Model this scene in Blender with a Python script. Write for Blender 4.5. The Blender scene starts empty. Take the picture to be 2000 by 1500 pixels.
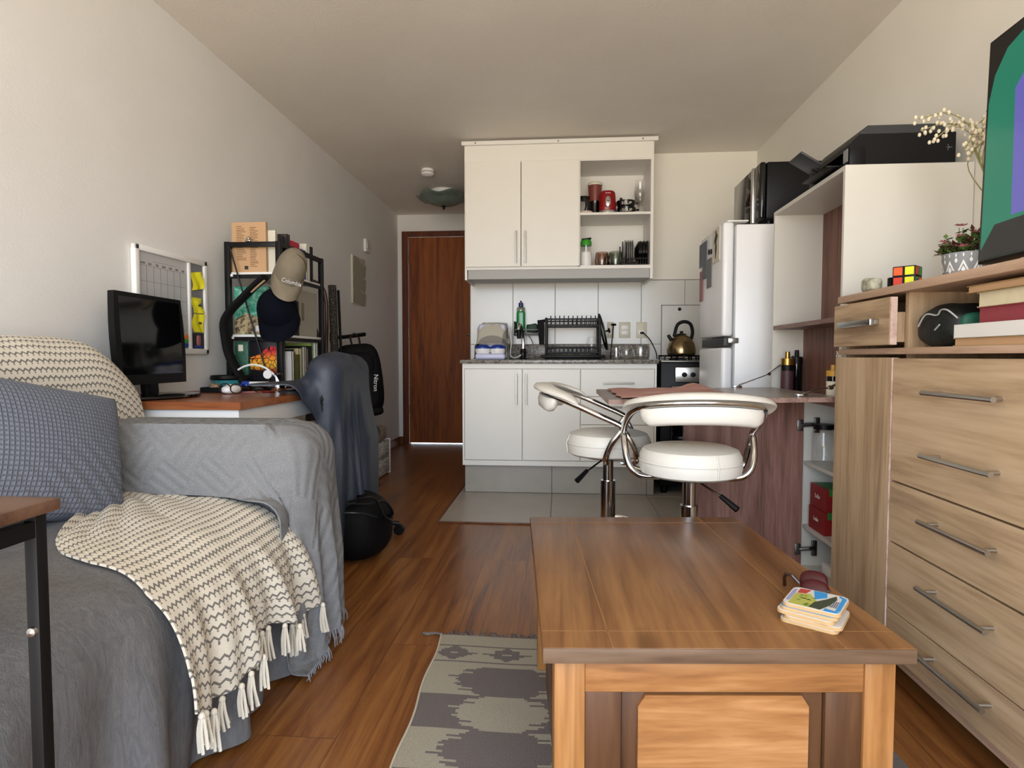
import bpy, bmesh, math, random
import numpy as np
from mathutils import Vector, Matrix, Euler
from math import sin, cos, pi, radians as R, sqrt

C = bpy.context.scene
COL = C.collection
rnd = random.Random(7)

# ------------------------------------------------------------------ camera
F, VPX, VPY, EYE = 1180.0, 1092.0, 697.0, 0.88
_d = Vector((VPX - 1000, VPY - 750, F)).normalized()          # room depth direction seen by the camera
_u = Vector((0, -_d.z, _d.y)).normalized()
_x = _d.cross(_u)
if _x.x < 0: _x = -_x
RM = Matrix((_x, _d, _u))                                     # camera (right, down, forward) -> room
cd = bpy.data.cameras.new('camera'); cam = bpy.data.objects.new('camera', cd); COL.objects.link(cam)
r_, dn_, fw_ = (RM @ Vector(a) for a in ((1, 0, 0), (0, 1, 0), (0, 0, 1)))
cam.matrix_world = Matrix.Translation((0, 0, EYE)) @ Matrix((r_, -dn_, -fw_)).transposed().to_4x4()
cd.sensor_width = 36; cd.lens = 36 * F / 2000; cd.clip_start = .02
C.camera = cam

def at(px, py, Y):                                            # the point at depth Y seen at a photo pixel
    r = RM @ Vector((px - 1000, py - 750, F)); t = Y / r.y
    return r.x * t, EYE + r.z * t

# ------------------------------------------------------------------ light and exposure
C.view_settings.view_transform = 'Standard'; C.view_settings.look = 'None'
C.view_settings.exposure = 0.0; C.view_settings.gamma = 1.0
C.view_settings.use_curve_mapping = False
w = bpy.data.worlds.new('sky'); C.world = w; w.use_nodes = True
wt = w.node_tree; tc = wt.nodes.new('ShaderNodeTexCoord'); sp0 = wt.nodes.new('ShaderNodeSeparateXYZ'); wt.links.new(tc.outputs['Generated'], sp0.inputs[0])
wr = wt.nodes.new('ShaderNodeValToRGB'); wt.links.new(sp0.outputs[2], wr.inputs[0]); wm = wr.color_ramp    # sunlit ground below the horizon, bright hazy sky above
mp = wt.nodes.new('ShaderNodeMapRange'); wt.links.new(sp0.outputs[2], mp.inputs[0]); mp.inputs[1].default_value = -1; wt.links.new(mp.outputs[0], wr.inputs[0])
wm.elements[0].position = .49; wm.elements[0].color = (1.0, .90, .77, 1); wm.elements[1].position = .53; wm.elements[1].color = (.76, .89, 1.06, 1)
wt.links.new(wr.outputs[0], wt.nodes['Background'].inputs[0]); wt.nodes['Background'].inputs[1].default_value = 9.2
def area(name, loc, rot, sx, sy, power, col, portal=False):
    l = bpy.data.lights.new(name, 'AREA'); l.shape = 'RECTANGLE'; l.size = sx; l.size_y = sy; l.energy = power; l.color = col; l.cycles.is_portal = portal
    o = bpy.data.objects.new(name, l); COL.objects.link(o); o.location = loc; o.rotation_euler = rot; return o
area('window_daylight', (-.12, -1.34, 1.17), (R(90), 0, 0), 2.7, 2.2, 1, (1, 1, 1), True)

# ------------------------------------------------------------------ materials
def lin(h):
    h = h.lstrip('#'); c = [int(h[i:i+2], 16) / 255 for i in (0, 2, 4)]
    return tuple(x / 12.92 if x <= .04045 else ((x + .055) / 1.055) ** 2.4 for x in c) + (1,)
MAT = {}
class N:                                                      # small node-tree writer
    def __init__(s, name):
        s.m = bpy.data.materials.new(name); s.m.use_nodes = True; s.t = s.m.node_tree
        s.b = s.t.nodes['Principled BSDF']
    def n(s, typ, **kw):
        q = s.t.nodes.new(typ)
        for k, v in kw.items(): setattr(q, k, v)
        return q
    def put(s, sock, v):
        if hasattr(v, 'is_output'): s.t.links.new(v, sock)
        elif v is not None: sock.default_value = v
    def ma(s, op, a, b=0.0, c=None):
        q = s.n('ShaderNodeMath', operation=op); s.put(q.inputs[0], a); s.put(q.inputs[1], b)
        if c is not None: s.put(q.inputs[2], c)
        return q.outputs[0]
    def mix(s, f, a, b, bt='MIX'):
        q = s.n('ShaderNodeMix', data_type='RGBA', blend_type=bt); s.put(q.inputs[0], f); s.put(q.inputs[6], a); s.put(q.inputs[7], b)
        return q.outputs[2]
    def co(s, kind='Object', sc=(1, 1, 1), rot=(0, 0, 0), loc=(0, 0, 0)):
        q = s.n('ShaderNodeTexCoord'); m = s.n('ShaderNodeMapping'); s.t.links.new(q.outputs[kind], m.inputs[0])
        m.inputs['Scale'].default_value = sc; m.inputs['Rotation'].default_value = rot; m.inputs['Location'].default_value = loc
        return m.outputs[0]
    def noise(s, v, sc, det=3, rough=.55, dist=0):
        q = s.n('ShaderNodeTexNoise'); s.put(q.inputs['Vector'], v); q.inputs['Scale'].default_value = sc; q.inputs['Detail'].default_value = det
        q.inputs['Roughness'].default_value = rough; q.inputs['Distortion'].default_value = dist; return q.outputs[0]
    def ramp(s, f, stops):
        q = s.n('ShaderNodeValToRGB'); s.put(q.inputs[0], f); e = q.color_ramp.elements
        while len(e) < len(stops): e.new(.5)
        for i, (p, c) in enumerate(stops): e[i].position = p; e[i].color = lin(c) if isinstance(c, str) else c
        return q.outputs[0]
    def bump(s, h, st=.2, dist=.01):
        q = s.n('ShaderNodeBump'); q.inputs['Strength'].default_value = st; q.inputs['Distance'].default_value = dist; s.put(q.inputs['Height'], h)
        s.t.links.new(q.outputs[0], s.b.inputs['Normal'])
    def done(s, col=None, rough=.5, metal=0, **kw):
        if col is not None: s.put(s.b.inputs['Base Color'], col)
        s.put(s.b.inputs['Roughness'], rough); s.b.inputs['Metallic'].default_value = metal
        for k, v in kw.items(): s.b.inputs[k.replace('_', ' ')].default_value = v
        MAT[s.m.name] = s.m; return s.m
def M(name, h, rough=.5, metal=0, nz=0, nsc=6, bump=0, bsc=80, **kw):   # plain surface with slight mottling
    if name in MAT: return MAT[name]
    n = N(name); c = lin(h); col = c
    if nz:
        f = n.noise(n.co(), nsc, 4); d = tuple(x * (1 - nz) for x in c[:3]) + (1,); l = tuple(min(1, x * (1 + nz)) for x in c[:3]) + (1,)
        col = n.ramp(f, [(.3, d), (.7, l)])
    if bump: n.bump(n.noise(n.co(), bsc, 3), bump, .004)
    return n.done(col, rough, metal, **kw)
def wood(name, dark, mid, light, axis='y', sc=1.0, rough=.45, knots=.0, bump=.08):   # grain runs along axis
    n = N(name); lo, hi = 1.1 * sc, 16 * sc
    s = {'x': (lo, hi, hi), 'y': (hi, lo, hi), 'z': (hi, hi, lo)}[axis]
    v = n.co(sc=s); f1 = n.noise(v, 1.0, 6, .62, .6)
    v2 = n.co(sc=tuple(a * 6 for a in s)); f2 = n.noise(v2, 1.0, 2, .5, 0)
    f = n.ma('ADD', n.ma('MULTIPLY', f1, .75), n.ma('MULTIPLY', f2, .25))
    c = n.ramp(f, [(.36, dark), (.5, mid), (.64, light)])
    f3 = n.noise(n.co(sc=tuple(a * 3.2 if a == hi else a * .7 for a in s)), 1.0, 2, .5, .4)
    c = n.mix(n.ramp(f3, [(.27, (.55, .55, .55, 1)), (.37, (0, 0, 0, 1))]), c, lin(dark))
    if knots:
        k = n.n('ShaderNodeTexVoronoi'); n.put(k.inputs['Vector'], n.co(sc=tuple(2.2 if a == hi else .9 for a in s))); k.inputs['Scale'].default_value = knots
        c = n.mix(n.ramp(k.outputs[0], [(.03, (.85, .85, .85, 1)), (.12, (0, 0, 0, 1))]), c, lin('3a2212'))
    if bump: n.bump(f, bump, .003)
    return n.done(c, rough, Specular_IOR_Level=.3)
def glass(name, h='FFFFFF', rough=.02, alpha=.22):            # thin clear glass: mostly see-through with a sharp reflection
    n = N(name); t = n.n('ShaderNodeBsdfTransparent'); t.inputs[0].default_value = lin(h)
    g = n.n('ShaderNodeBsdfGlossy'); g.inputs[0].default_value = (1, 1, 1, 1); g.inputs[1].default_value = rough
    l = n.n('ShaderNodeLayerWeight'); l.inputs[0].default_value = .35
    mx = n.n('ShaderNodeMixShader'); n.t.links.new(n.ma('MULTIPLY_ADD', l.outputs[1], .38, alpha * .2), mx.inputs[0])
    n.t.links.new(t.outputs[0], mx.inputs[1]); n.t.links.new(g.outputs[0], mx.inputs[2])
    n.t.links.new(mx.outputs[0], n.t.nodes['Material Output'].inputs[0]); MAT[name] = n.m; return n.m

# ------------------------------------------------------------------ geometry
class G:
    def __init__(s): s.v = []; s.f = []; s.mi = []; s.uv = []
    def add(s, vs, fs, mi=0, uv=None, mis=None):
        b = len(s.v); s.v += [tuple(p) for p in vs]; s.f += [tuple(b + i for i in f) for f in fs]
        s.mi += (list(mis) if mis is not None else [mi] * len(fs)); s.uv += (uv if uv is not None else [(0, 0)] * len(vs)); return s
    def box(s, x0, y0, z0, x1, y1, z1, bev=0, mi=0, seg=2, rot=None, piv=None):
        x0, x1 = sorted((x0, x1)); y0, y1 = sorted((y0, y1)); z0, z1 = sorted((z0, z1))
        bm = bmesh.new(); bmesh.ops.create_cube(bm, size=1)
        bmesh.ops.scale(bm, vec=(x1 - x0, y1 - y0, z1 - z0), verts=bm.verts)
        if bev:
            bev = min(bev, .49 * min(x1 - x0, y1 - y0, z1 - z0))
            bmesh.ops.bevel(bm, geom=bm.edges[:], offset=bev, segments=seg, affect='EDGES', profile=.5)
        c = Vector(((x0 + x1) / 2, (y0 + y1) / 2, (z0 + z1) / 2))
        bm.verts.index_update(); vs = [v.co + c for v in bm.verts]
        if rot is not None:
            p = Vector(piv) if piv is not None else c; m = Euler(rot).to_matrix(); vs = [m @ (v - p) + p for v in vs]
        s.add(vs, [[v.index for v in f.verts] for f in bm.faces], mi); bm.free(); return s
    def lathe(s, prof, seg=24, c=(0, 0, 0), mi=0, ax='z', cap=True, sx=1, sy=1):
        vs = []; fs = []; n = len(prof)
        for i in range(seg):
            a = 2 * pi * i / seg
            for r, z in prof:
                p = (r * cos(a) * sx, r * sin(a) * sy, z)
                if ax == 'x': p = (p[2], p[0], p[1])
                if ax == 'y': p = (p[0], p[2], p[1])
                vs.append((p[0] + c[0], p[1] + c[1], p[2] + c[2]))
        for i in range(seg):
            j = (i + 1) % seg
            for k in range(n - 1): fs.append((i * n + k, j * n + k, j * n + k + 1, i * n + k + 1))
        if cap:
            if prof[0][0] > 1e-6: fs.append(tuple(i * n for i in reversed(range(seg))))
            if prof[-1][0] > 1e-6: fs.append(tuple(i * n + n - 1 for i in range(seg)))
        return s.add(vs, fs, mi)
    def cyl(s, p0, p1, r, seg=12, mi=0, r1=None): return s.tube([p0, p1], r, seg, mi, r1=r1)
    def tube(s, pts, r, seg=10, mi=0, closed=False, r1=None, flat=1.0):
        pts = [Vector(p) for p in pts]; n = len(pts); vs = []; fs = []; up = None
        for i, p in enumerate(pts):
            a = pts[i - 1] if (i or closed) else p; b = pts[(i + 1) % n] if (i < n - 1 or closed) else p
            t = (b - a).normalized()
            if up is None: up = Vector((0, 0, 1)) if abs(t.z) < .9 else Vector((1, 0, 0))
            u = (up - t * up.dot(t)).normalized(); w_ = t.cross(u); up = u
            rr = r if r1 is None else r + (r1 - r) * i / (n - 1)
            if callable(r): rr = r(i / (n - 1))
            for k in range(seg):
                q = 2 * pi * k / seg; vs.append(p + u * (cos(q) * rr * flat) + w_ * (sin(q) * rr))
        for i in range(n if closed else n - 1):
            j = (i + 1) % n
            for k in range(seg): fs.append((i * seg + k, i * seg + (k + 1) % seg, j * seg + (k + 1) % seg, j * seg + k))
        if not closed: fs.append(tuple(reversed(range(seg)))); fs.append(tuple((n - 1) * seg + k for k in range(seg)))
        return s.add(vs, fs, mi)
    def prism(s, pts, a, b, ax='z', mi=0):                    # outline extruded from a to b along ax
        n = len(pts)
        def P(p, h): return {'z': (p[0], p[1], h), 'y': (p[0], h, p[1]), 'x': (h, p[0], p[1])}[ax]
        vs = [P(p, a) for p in pts] + [P(p, b) for p in pts]
        fs = [tuple(reversed(range(n))), tuple(range(n, 2 * n))] + [(i, (i + 1) % n, n + (i + 1) % n, n + i) for i in range(n)]
        return s.add(vs, fs, mi)
    def grid(s, A, mi=0, uv=None, thick=0, mfn=None, wrap=False):     # A[nx][ny] of points; thick closes it into a slab
        A = np.asarray(A, float); nx, ny = A.shape[:2]
        U = uv if uv is not None else [(i / (nx - 1), j / (ny - 1)) for i in range(nx) for j in range(ny)]
        q = [(i * ny + j, ((i + 1) % nx) * ny + j, ((i + 1) % nx) * ny + j + 1, i * ny + j + 1) for i in range(nx if wrap else nx - 1) for j in range(ny - 1)]
        ms = [mfn(i, j) if mfn else mi for i in range(nx if wrap else nx - 1) for j in range(ny - 1)]
        if not thick: return s.add(A.reshape(-1, 3), q, uv=list(U), mis=ms)
        dx = np.gradient(A, axis=0); dy = np.gradient(A, axis=1); nn = np.cross(dx, dy); nn /= np.linalg.norm(nn, axis=2, keepdims=True) + 1e-12
        B = A - nn * thick; o = nx * ny
        fs = q + [tuple(o + i for i in reversed(f)) for f in q]; m2 = ms + ms
        rim = [i * ny for i in range(nx)] + [(nx - 1) * ny + j for j in range(1, ny)] + [i * ny + ny - 1 for i in range(nx - 2, -1, -1)] + [j for j in range(ny - 2, 0, -1)]
        for a, b in zip(rim, rim[1:] + rim[:1]): fs.append((b, a, o + a, o + b)); m2.append(ms[0])
        return s.add(np.concatenate([A.reshape(-1, 3), B.reshape(-1, 3)]), fs, uv=list(U) * 2, mis=m2)
    def sup(s, c, h, e=.5, e2=None, nu=28, nv=16, mi=0, fn=None, rot=None):   # superellipsoid, fn bends points
        e2 = e if e2 is None else e2
        f = lambda w_, m: math.copysign(abs(w_) ** m, w_)
        vs = []; fs = []
        for j in range(nv + 1):
            b = -pi / 2 + pi * j / nv
            for i in range(nu):
                a = 2 * pi * i / nu
                vs.append(Vector((h[0] * f(cos(b), e) * f(cos(a), e2), h[1] * f(cos(b), e) * f(sin(a), e2), h[2] * f(sin(b), e))))
        if fn: vs = [Vector(fn(v)) for v in vs]
        if rot is not None: m = Euler(rot).to_matrix(); vs = [m @ v for v in vs]
        vs = [v + Vector(c) for v in vs]
        for j in range(nv):
            for i in range(nu): fs.append((j * nu + i, j * nu + (i + 1) % nu, (j + 1) * nu + (i + 1) % nu, (j + 1) * nu + i))
        return s.add(vs, fs, mi)
    def xf(s, m):
        s.v = [tuple(m @ Vector(p)) for p in s.v]; return s
    def obj(s, name, mats, parent=None, label=None, smooth=35, w=True, weld=False):
        me = bpy.data.meshes.new(name)
        off = Vector((0, 0, 0)); p = parent
        while w and p is not None: off += p.location; p = p.parent
        me.from_pydata([tuple(Vector(q) - off) for q in s.v], [], s.f)
        for m in (mats if isinstance(mats, (list, tuple)) else [mats]): me.materials.append(m if not isinstance(m, str) else MAT[m])
        me.polygons.foreach_set('material_index', s.mi)
        if any(u != (0, 0) for u in s.uv):
            L = me.uv_layers.new(name='UVMap'); idx = np.empty(len(me.loops), int); me.loops.foreach_get('vertex_index', idx)
            L.data.foreach_set('uv', np.array(s.uv, np.float32)[idx].ravel())
        bm = bmesh.new(); bm.from_mesh(me)
        if weld: bmesh.ops.remove_doubles(bm, verts=bm.verts, dist=1e-5)
        bmesh.ops.recalc_face_normals(bm, faces=bm.faces); bm.to_mesh(me); bm.free()
        if smooth:
            me.polygons.foreach_set('use_smooth', [True] * len(me.polygons)); me.set_sharp_from_angle(angle=R(smooth))
        o = bpy.data.objects.new(name, me); COL.objects.link(o)
        if parent is not None: o.parent = parent
        if label: o['label'] = label
        return o
def tag(o, label, cat, group=None):
    o['label'] = label; o['category'] = cat
    if group: o['group'] = group
    return o
def thing(name, label, cat, loc=(0, 0, 0), rz=0, group=None):
    o = bpy.data.objects.new(name, None); COL.objects.link(o); o.location = loc; o.rotation_euler = (0, 0, rz); o.empty_display_size = .05
    return tag(o, label, cat, group)
def struct(o): o['kind'] = 'structure'; return o
def dup(o, loc, rz=None, label=None, parent=None):            # copy a thing with its parts and their sub-parts
    c = o.copy(); COL.objects.link(c)
    if parent is not None: c.parent = parent
    else:
        c.location = loc
        if rz is not None: c.rotation_euler = (0, 0, rz)
        if label: c['label'] = label
    for k in [q for q in COL.objects if q.parent == o]: dup(k, None, parent=c)
    return c
def text(name, body, size, loc, rot, mat, parent=None, ext=.0004, label=None, sx=1.0, align='CENTER'):
    cu = bpy.data.curves.new(name, 'FONT'); cu.body = body; cu.size = size; cu.extrude = ext; cu.align_x = align; cu.align_y = 'CENTER'
    cu.resolution_u = 3; tmp = bpy.data.objects.new(name, cu); COL.objects.link(tmp)
    bpy.context.view_layer.update(); dg = bpy.context.evaluated_depsgraph_get(); me = bpy.data.meshes.new_from_object(tmp.evaluated_get(dg))
    bpy.data.objects.remove(tmp); bpy.data.curves.remove(cu); me.name = name; me.materials.clear(); me.materials.append(MAT[mat])
    o = bpy.data.objects.new(name, me); COL.objects.link(o)
    off = Vector((0, 0, 0)); p = parent
    while p is not None: off += p.location; p = p.parent
    o.location = Vector(loc) - off; o.rotation_euler = rot; o.scale = (sx, 1, 1)
    if parent is not None: o.parent = parent
    if label: o['label'] = label
    return o
def smooth_path(pts, n=6, closed=False):                      # Catmull-Rom through the points
    P = [Vector(p) for p in pts]; out = []; m = len(P)
    for i in range(m if closed else m - 1):
        g = lambda k: P[k % m] if closed else P[min(max(k, 0), m - 1)]
        a, b, c, d = g(i - 1), g(i), g(i + 1), g(i + 2)
        for k in range(n):
            t = k / n; out.append(.5 * ((2 * b) + (c - a) * t + (2 * a - 5 * b + 4 * c - d) * t * t + (3 * b - a - 3 * c + d) * t ** 3))
    if not closed: out.append(P[-1])
    return out
def resample(pts, n):
    P = np.array([tuple(p) for p in pts], float); s = np.r_[0, np.cumsum(np.linalg.norm(np.diff(P, axis=0), axis=1))]
    t = np.linspace(0, s[-1], n); return np.stack([np.interp(t, s, P[:, k]) for k in range(P.shape[1])], 1), s[-1]

# cloth: position-based sheet falling on solid shapes
def rbox(c, h, r):
    c = np.array(c); h = np.array(h) - r
    def f(p):
        q = np.abs(p - c) - h
        return np.linalg.norm(np.maximum(q, 0), axis=-1) + np.minimum(q.max(-1), 0) - r
    return f
def union(*fs): return lambda p: np.minimum.reduce([f(p) for f in fs])
def drape(P, sdf, its=220, off=.007, fric=.7, g=9.8, sub=12, pin=None, bend=.15):
    P = np.array(P, float); O = P.copy(); lx = np.linalg.norm(P[1, 0] - P[0, 0]); ly = np.linalg.norm(P[0, 1] - P[0, 0]); ld = sqrt(lx * lx + ly * ly)
    P0 = P.copy(); dt2 = (1 / 60) ** 2
    def con(A, B, l, k):
        d = B - A; n = np.linalg.norm(d, axis=-1, keepdims=True) + 1e-9; e = d * (1 - l / n) * .5 * k; A += e; B -= e
    for it in range(its):
        V = (P - O) * .97; O = P.copy(); P += V; P[..., 2] -= g * dt2
        for _ in range(sub):
            for a in (0, 1):
                n = (P.shape[0] - a) // 2; con(P[a:a + 2 * n:2], P[a + 1:a + 2 * n:2], lx, 1)
                n = (P.shape[1] - a) // 2; con(P[:, a:a + 2 * n:2], P[:, a + 1:a + 2 * n:2], ly, 1)
            con(P[:-1, :-1], P[1:, 1:], ld, .25); con(P[1:, :-1], P[:-1, 1:], ld, .25)
            con(P[:-2], P[2:], 2 * lx, bend); con(P[:, :-2], P[:, 2:], 2 * ly, bend)
            if pin is not None: P[pin] = P0[pin]
        d = sdf(P); hit = d < off
        if hit.any():
            Q = P[hit]; e = 1e-3; gr = np.stack([sdf(Q + np.eye(3)[k] * e) - sdf(Q - np.eye(3)[k] * e) for k in range(3)], -1)
            gr /= np.linalg.norm(gr, axis=-1, keepdims=True) + 1e-9; Q = Q + gr * (off - d[hit])[:, None]
            mv = Q - O[hit]; t = mv - gr * (mv * gr).sum(-1, keepdims=True); P[hit] = Q - t * fric
        if pin is not None: P[pin] = P0[pin]
    return P
def sheet(x0, x1, y0, y1, z, nx, ny):
    X, Y = np.meshgrid(np.linspace(x0, x1, nx), np.linspace(y0, y1, ny), indexing='ij'); return np.stack([X, Y, np.full_like(X, z)], -1)

# ------------------------------------------------------------------ material set
M('paint_wall', 'E4E3E0', .75, nz=.025, nsc=3, bump=.12, bsc=120)
M('paint_cream', 'EAE6DB', .75, nz=.02, nsc=3, bump=.1, bsc=120)
n = N('ceiling_paint'); v = n.co(); n.bump(n.noise(v, 170, 3, .6), .55, .006)
n.done(n.ramp(n.noise(v, 1.4, 4), [(.3, 'E6DFD4'), (.7, 'EFE9DF')]), .7)
# laminate floor: planks along the room
n = N('laminate'); v = n.co(rot=(0, 0, R(90)), loc=(.07, .13, 0))
b = n.n('ShaderNodeTexBrick'); n.put(b.inputs['Vector'], v); b.offset = .37; b.inputs['Scale'].default_value = 1
b.inputs['Brick Width'].default_value = 1.25; b.inputs['Row Height'].default_value = .19; b.inputs['Mortar Size'].default_value = .0012; b.inputs['Mortar Smooth'].default_value = .3
b.inputs['Color1'].default_value = (0, 0, 0, 1); b.inputs['Color2'].default_value = (1, 1, 1, 1); b.inputs['Mortar'].default_value = (.5, .5, .5, 1)
sh = n.n('ShaderNodeVectorMath', operation='MULTIPLY_ADD'); n.put(sh.inputs[0], b.outputs[0]); sh.inputs[1].default_value = (3.1, 7.7, 0); n.put(sh.inputs[2], n.co(sc=(15, 1.0, 1)))
g1 = n.noise(sh.outputs[0], 1, 6, .65, 1.4); g2 = n.noise(n.co(sc=(130, 7, 1)), 1, 3)
f = n.ma('ADD', n.ma('MULTIPLY', g1, .78), n.ma('MULTIPLY', g2, .22))
c = n.ramp(f, [(.32, '4E2C12'), (.46, '7A4A25'), (.56, '8D5C2E'), (.7, 'A07040')])
c = n.mix(n.ma('MULTIPLY', b.outputs[0], .2), c, lin('6A3F1C')); c = n.mix(n.ma('MULTIPLY', b.outputs[1], .7), c, lin('3A1D0B'))
n.bump(n.ma('SUBTRACT', f, n.ma('MULTIPLY', b.outputs[1], .6)), .06, .003); n.done(c, n.ma('MULTIPLY_ADD', g1, .2, .22))
M('floor_tile', 'A8A298', .3, nz=.06, nsc=5); M('grout', '57544D', .8)
M('wall_tile', 'DAD9D4', .22, nz=.03, nsc=4); M('tile_gap', '8C8A84', .8)
M('plinth_tile', 'A29B90', .4, nz=.06, nsc=8)
M('white_lam', 'E8E5DC', .38, nz=.012, nsc=5); M('white_edge', 'E6E3DC', .4); M('hutch_white', 'CFCCC2', .4)
wood('door_wood', '5E2C0A', '844312', '985419', 'z', .9, .55); wood('frame_wood', '451C0A', '5C2A10', '6C3616', 'z', 1.2, .5)
wood('base_wood', '4A2512', '693A1E', '7A4828', 'y', 1, .4)
wood('walnut', '573930', '775347', '8A665A', 'z', 1.3, .5, bump=.1); wood('walnut_y', '5E443C', '876B60', '967B70', 'y', 1.3, .45)
wood('flap_wood', '6E6259', '8B7F76', '998D84', 'x', 1.2, .3)
wood('oak_y', '93795E', 'B89D7C', 'C9AF8F', 'y', .8, .5, bump=.12); wood('oak_z', '93795E', 'B59A79', 'C6AC8C', 'z', .9, .5); wood('oak_edge', 'A5887A', 'BFA395', 'CDB4A6', 'y', 1, .5)
wood('oak_top', '977862', 'B99A80', 'C9AB93', 'y', 1, .5)
wood('pine_top', '5C3C22', '755030', '87603A', 'y', .9, .33, knots=1.6); wood('pine_edge', '4A372A', '604B39', '6E5846', 'x', 1, .4)
wood('pine_x', '6E4524', '93643A', 'AF7F52', 'x', .9, .38, knots=1.3); wood('pine_z', '714824', '966739', 'AE7E4E', 'z', .9, .38)
wood('pine_dark', '3E2614', '523520', '5E4028', 'z', .9, .45)
wood('desk_top', '6A3A20', '8C5232', '9C6140', 'x', 1, .3); wood('desk_edge', '7E4526', '965A35', 'A66B44', 'x', 1.3, .4)
wood('table_brown', '4A3326', '654939', '765846', 'x', 1, .4)
n = N('granite'); v = n.co(); n.done(n.ramp(n.ma('ADD', n.ma('MULTIPLY', n.noise(v, 190, 4, .7), .6), n.ma('MULTIPLY', n.noise(v, 60, 3), .4)), [(.38, '2C2A27'), (.48, '6F6A62'), (.58, '9A938A'), (.66, 'B8B1A6')]), .25)
M('chrome', 'D8D8D8', .12, 1); M('steel', 'B9B7B2', .28, 1); M('dark_steel', '7A7873', .35, 1); M('gold', 'B08A4A', .3, 1)
M('black', '070708', .45, Specular_IOR_Level=.25); M('black_gloss', '060607', .06); M('black_matte', '0C0C0E', .75, Specular_IOR_Level=.2); M('black_metal', '0B0B0D', .45, Specular_IOR_Level=.3); M('dark_grey', '2B2C2E', .5); M('mid_grey', '6A6B6C', .5)
M('white', 'ECEBE8', .4); M('white_gloss', 'F1F0EE', .15); M('cream_plastic', 'CFC9B4', .4); M('leather', 'DDD9CF', .38, nz=.015, bump=.1, bsc=60)
M('fridge_white', 'E9EAEB', .3); M('fridge_door', 'B9B8AE', .22, nz=.02); M('red', '8A0A10', .25); M('wine_red', '3A080E', .3, Specular_IOR_Level=.3); M('green', '3C9A2C', .4); M('dark_green', '0F3B26', .6)
M('blue', '1E3E9E', .35); M('navy_cap', '090C16', .9, Specular_IOR_Level=.1, bump=.15, bsc=300); M('khaki', '7C7260', .9, nz=.06, nsc=30, bump=.2, bsc=250); M('yellow', 'E3DA22', .7); M('paper', 'D9D3C2', .8)
M('lavender', 'C9CBE8', .35); M('kraft', 'C09A72', .8); M('pages', 'D8CCAA', .85, nz=.05, nsc=40)
glass('clear_glass'); glass('smoke_glass', 'D3D8D0', alpha=.3); glass('brown_glass', 'DDC9BD', alpha=.3)

# ------------------------------------------------------------------ room shell
XL, XR, YB, YD, ZC, XC, YN = -1.62, 1.36, 4.36, 6.02, 2.30, -.644, -1.3
struct(G().box(XL - .1, YN - .1, -.1, XR + .1, YD + .1, 0).obj('floor', 'laminate', smooth=0))
struct(G().box(XL - .1, YN - .1, ZC, XR + .1, YD + .1, ZC + .1).obj('ceiling', 'ceiling_paint', smooth=0))
struct(G().box(XL - .1, YN, 0, XL, YD, ZC).obj('wall_left', 'paint_wall', smooth=0))
struct(G().box(XR, YN, 0, XR + .1, YB, ZC).obj('wall_right', 'paint_cream', smooth=0))
struct(G().box(XC, YB, 0, XR + .1, YB + .1, ZC).obj('wall_back', 'paint_cream', smooth=0))
struct(G().box(XC, YB + .1, 0, XC + .1, YD, ZC).obj('wall_passage', 'paint_wall', smooth=0))
g = G(); DX0, DX1, DZ = -1.578, -.72, 2.135              # far wall around the entrance door
g.box(XL, YD, 0, DX0, YD + .1, ZC); g.box(DX1, YD, 0, XC + .1, YD + .1, ZC); g.box(DX0, YD, DZ, DX1, YD + .1, ZC)
struct(g.obj('wall_far', 'paint_wall', smooth=0))
g = G()                                                   # window wall behind the camera
g.box(XL, YN - .1, 0, -1.47, YN, ZC); g.box(1.23, YN - .1, 0, XR, YN, ZC); g.box(-1.47, YN - .1, 0, 1.23, YN, .08); g.box(-1.47, YN - .1, 2.26, 1.23, YN, ZC)
struct(g.obj('wall_near', 'paint_wall', smooth=0))
g = G()
for x in (-1.47, -.14, 1.19): g.box(x, YN - .07, .08, x + .04, YN - .03, 2.26)
g.box(-1.47, YN - .07, .08, 1.23, YN - .03, .12); g.box(-1.47, YN - .07, 2.22, 1.23, YN - .03, 2.26)
struct(g.obj('window_1', 'white', smooth=0))
for nm, b in (('baseboard_left', (XL, .9, 0, XL + .012, YD, .07)), ('baseboard_right', (XR - .012, YN, 0, XR, 2.0, .07)), ('baseboard_far', (XL, YD - .012, 0, DX0, YD, .07)), ('baseboard_passage', (XC - .012, YB, 0, XC, YD, .07))):
    struct(G().box(*b).obj(nm, 'base_wood', smooth=0))
# kitchen floor tiles with a thin wooden threshold
TX0, TY0 = -.636, 3.14
g = G(); g.box(TX0, TY0, 0, XR, YB, .003, mi=1)
xs = [TX0, -.043, .553, 1.15, XR]; ys = [TY0, 3.81, YB]
for i in range(4):
    for j in range(2): g.box(xs[i] + .0015, ys[j] + .0015, .003, xs[i + 1] - .0015, ys[j + 1] - .0015, .006, .0008, seg=1)
struct(g.obj('floor_tiles', ['floor_tile', 'grout'], smooth=0))
struct(G().box(TX0 - .012, TY0 - .014, 0, XR, TY0, .008, .003).box(TX0 - .012, TY0, 0, TX0, YB, .008, .003).obj('trim_1', 'base_wood', smooth=0))
# tiled splashback
g = G(); g.box(XC, YB - .004, 0, XR, YB, 1.425, mi=1)
tx = [XC + .004, -.332, -.03, .275, .578, .88, 1.182, XR]; tz = [.06, .51, .97, 1.42]
for i in range(7):
    for j in range(3): g.box(tx[i] + .0015, YB - .01, tz[j] + .0015, tx[i + 1] - .0015, YB - .004, tz[j + 1] - .0015, .0015, seg=1)
struct(g.obj('wall_tiles', ['wall_tile', 'tile_gap'], smooth=0))
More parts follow.
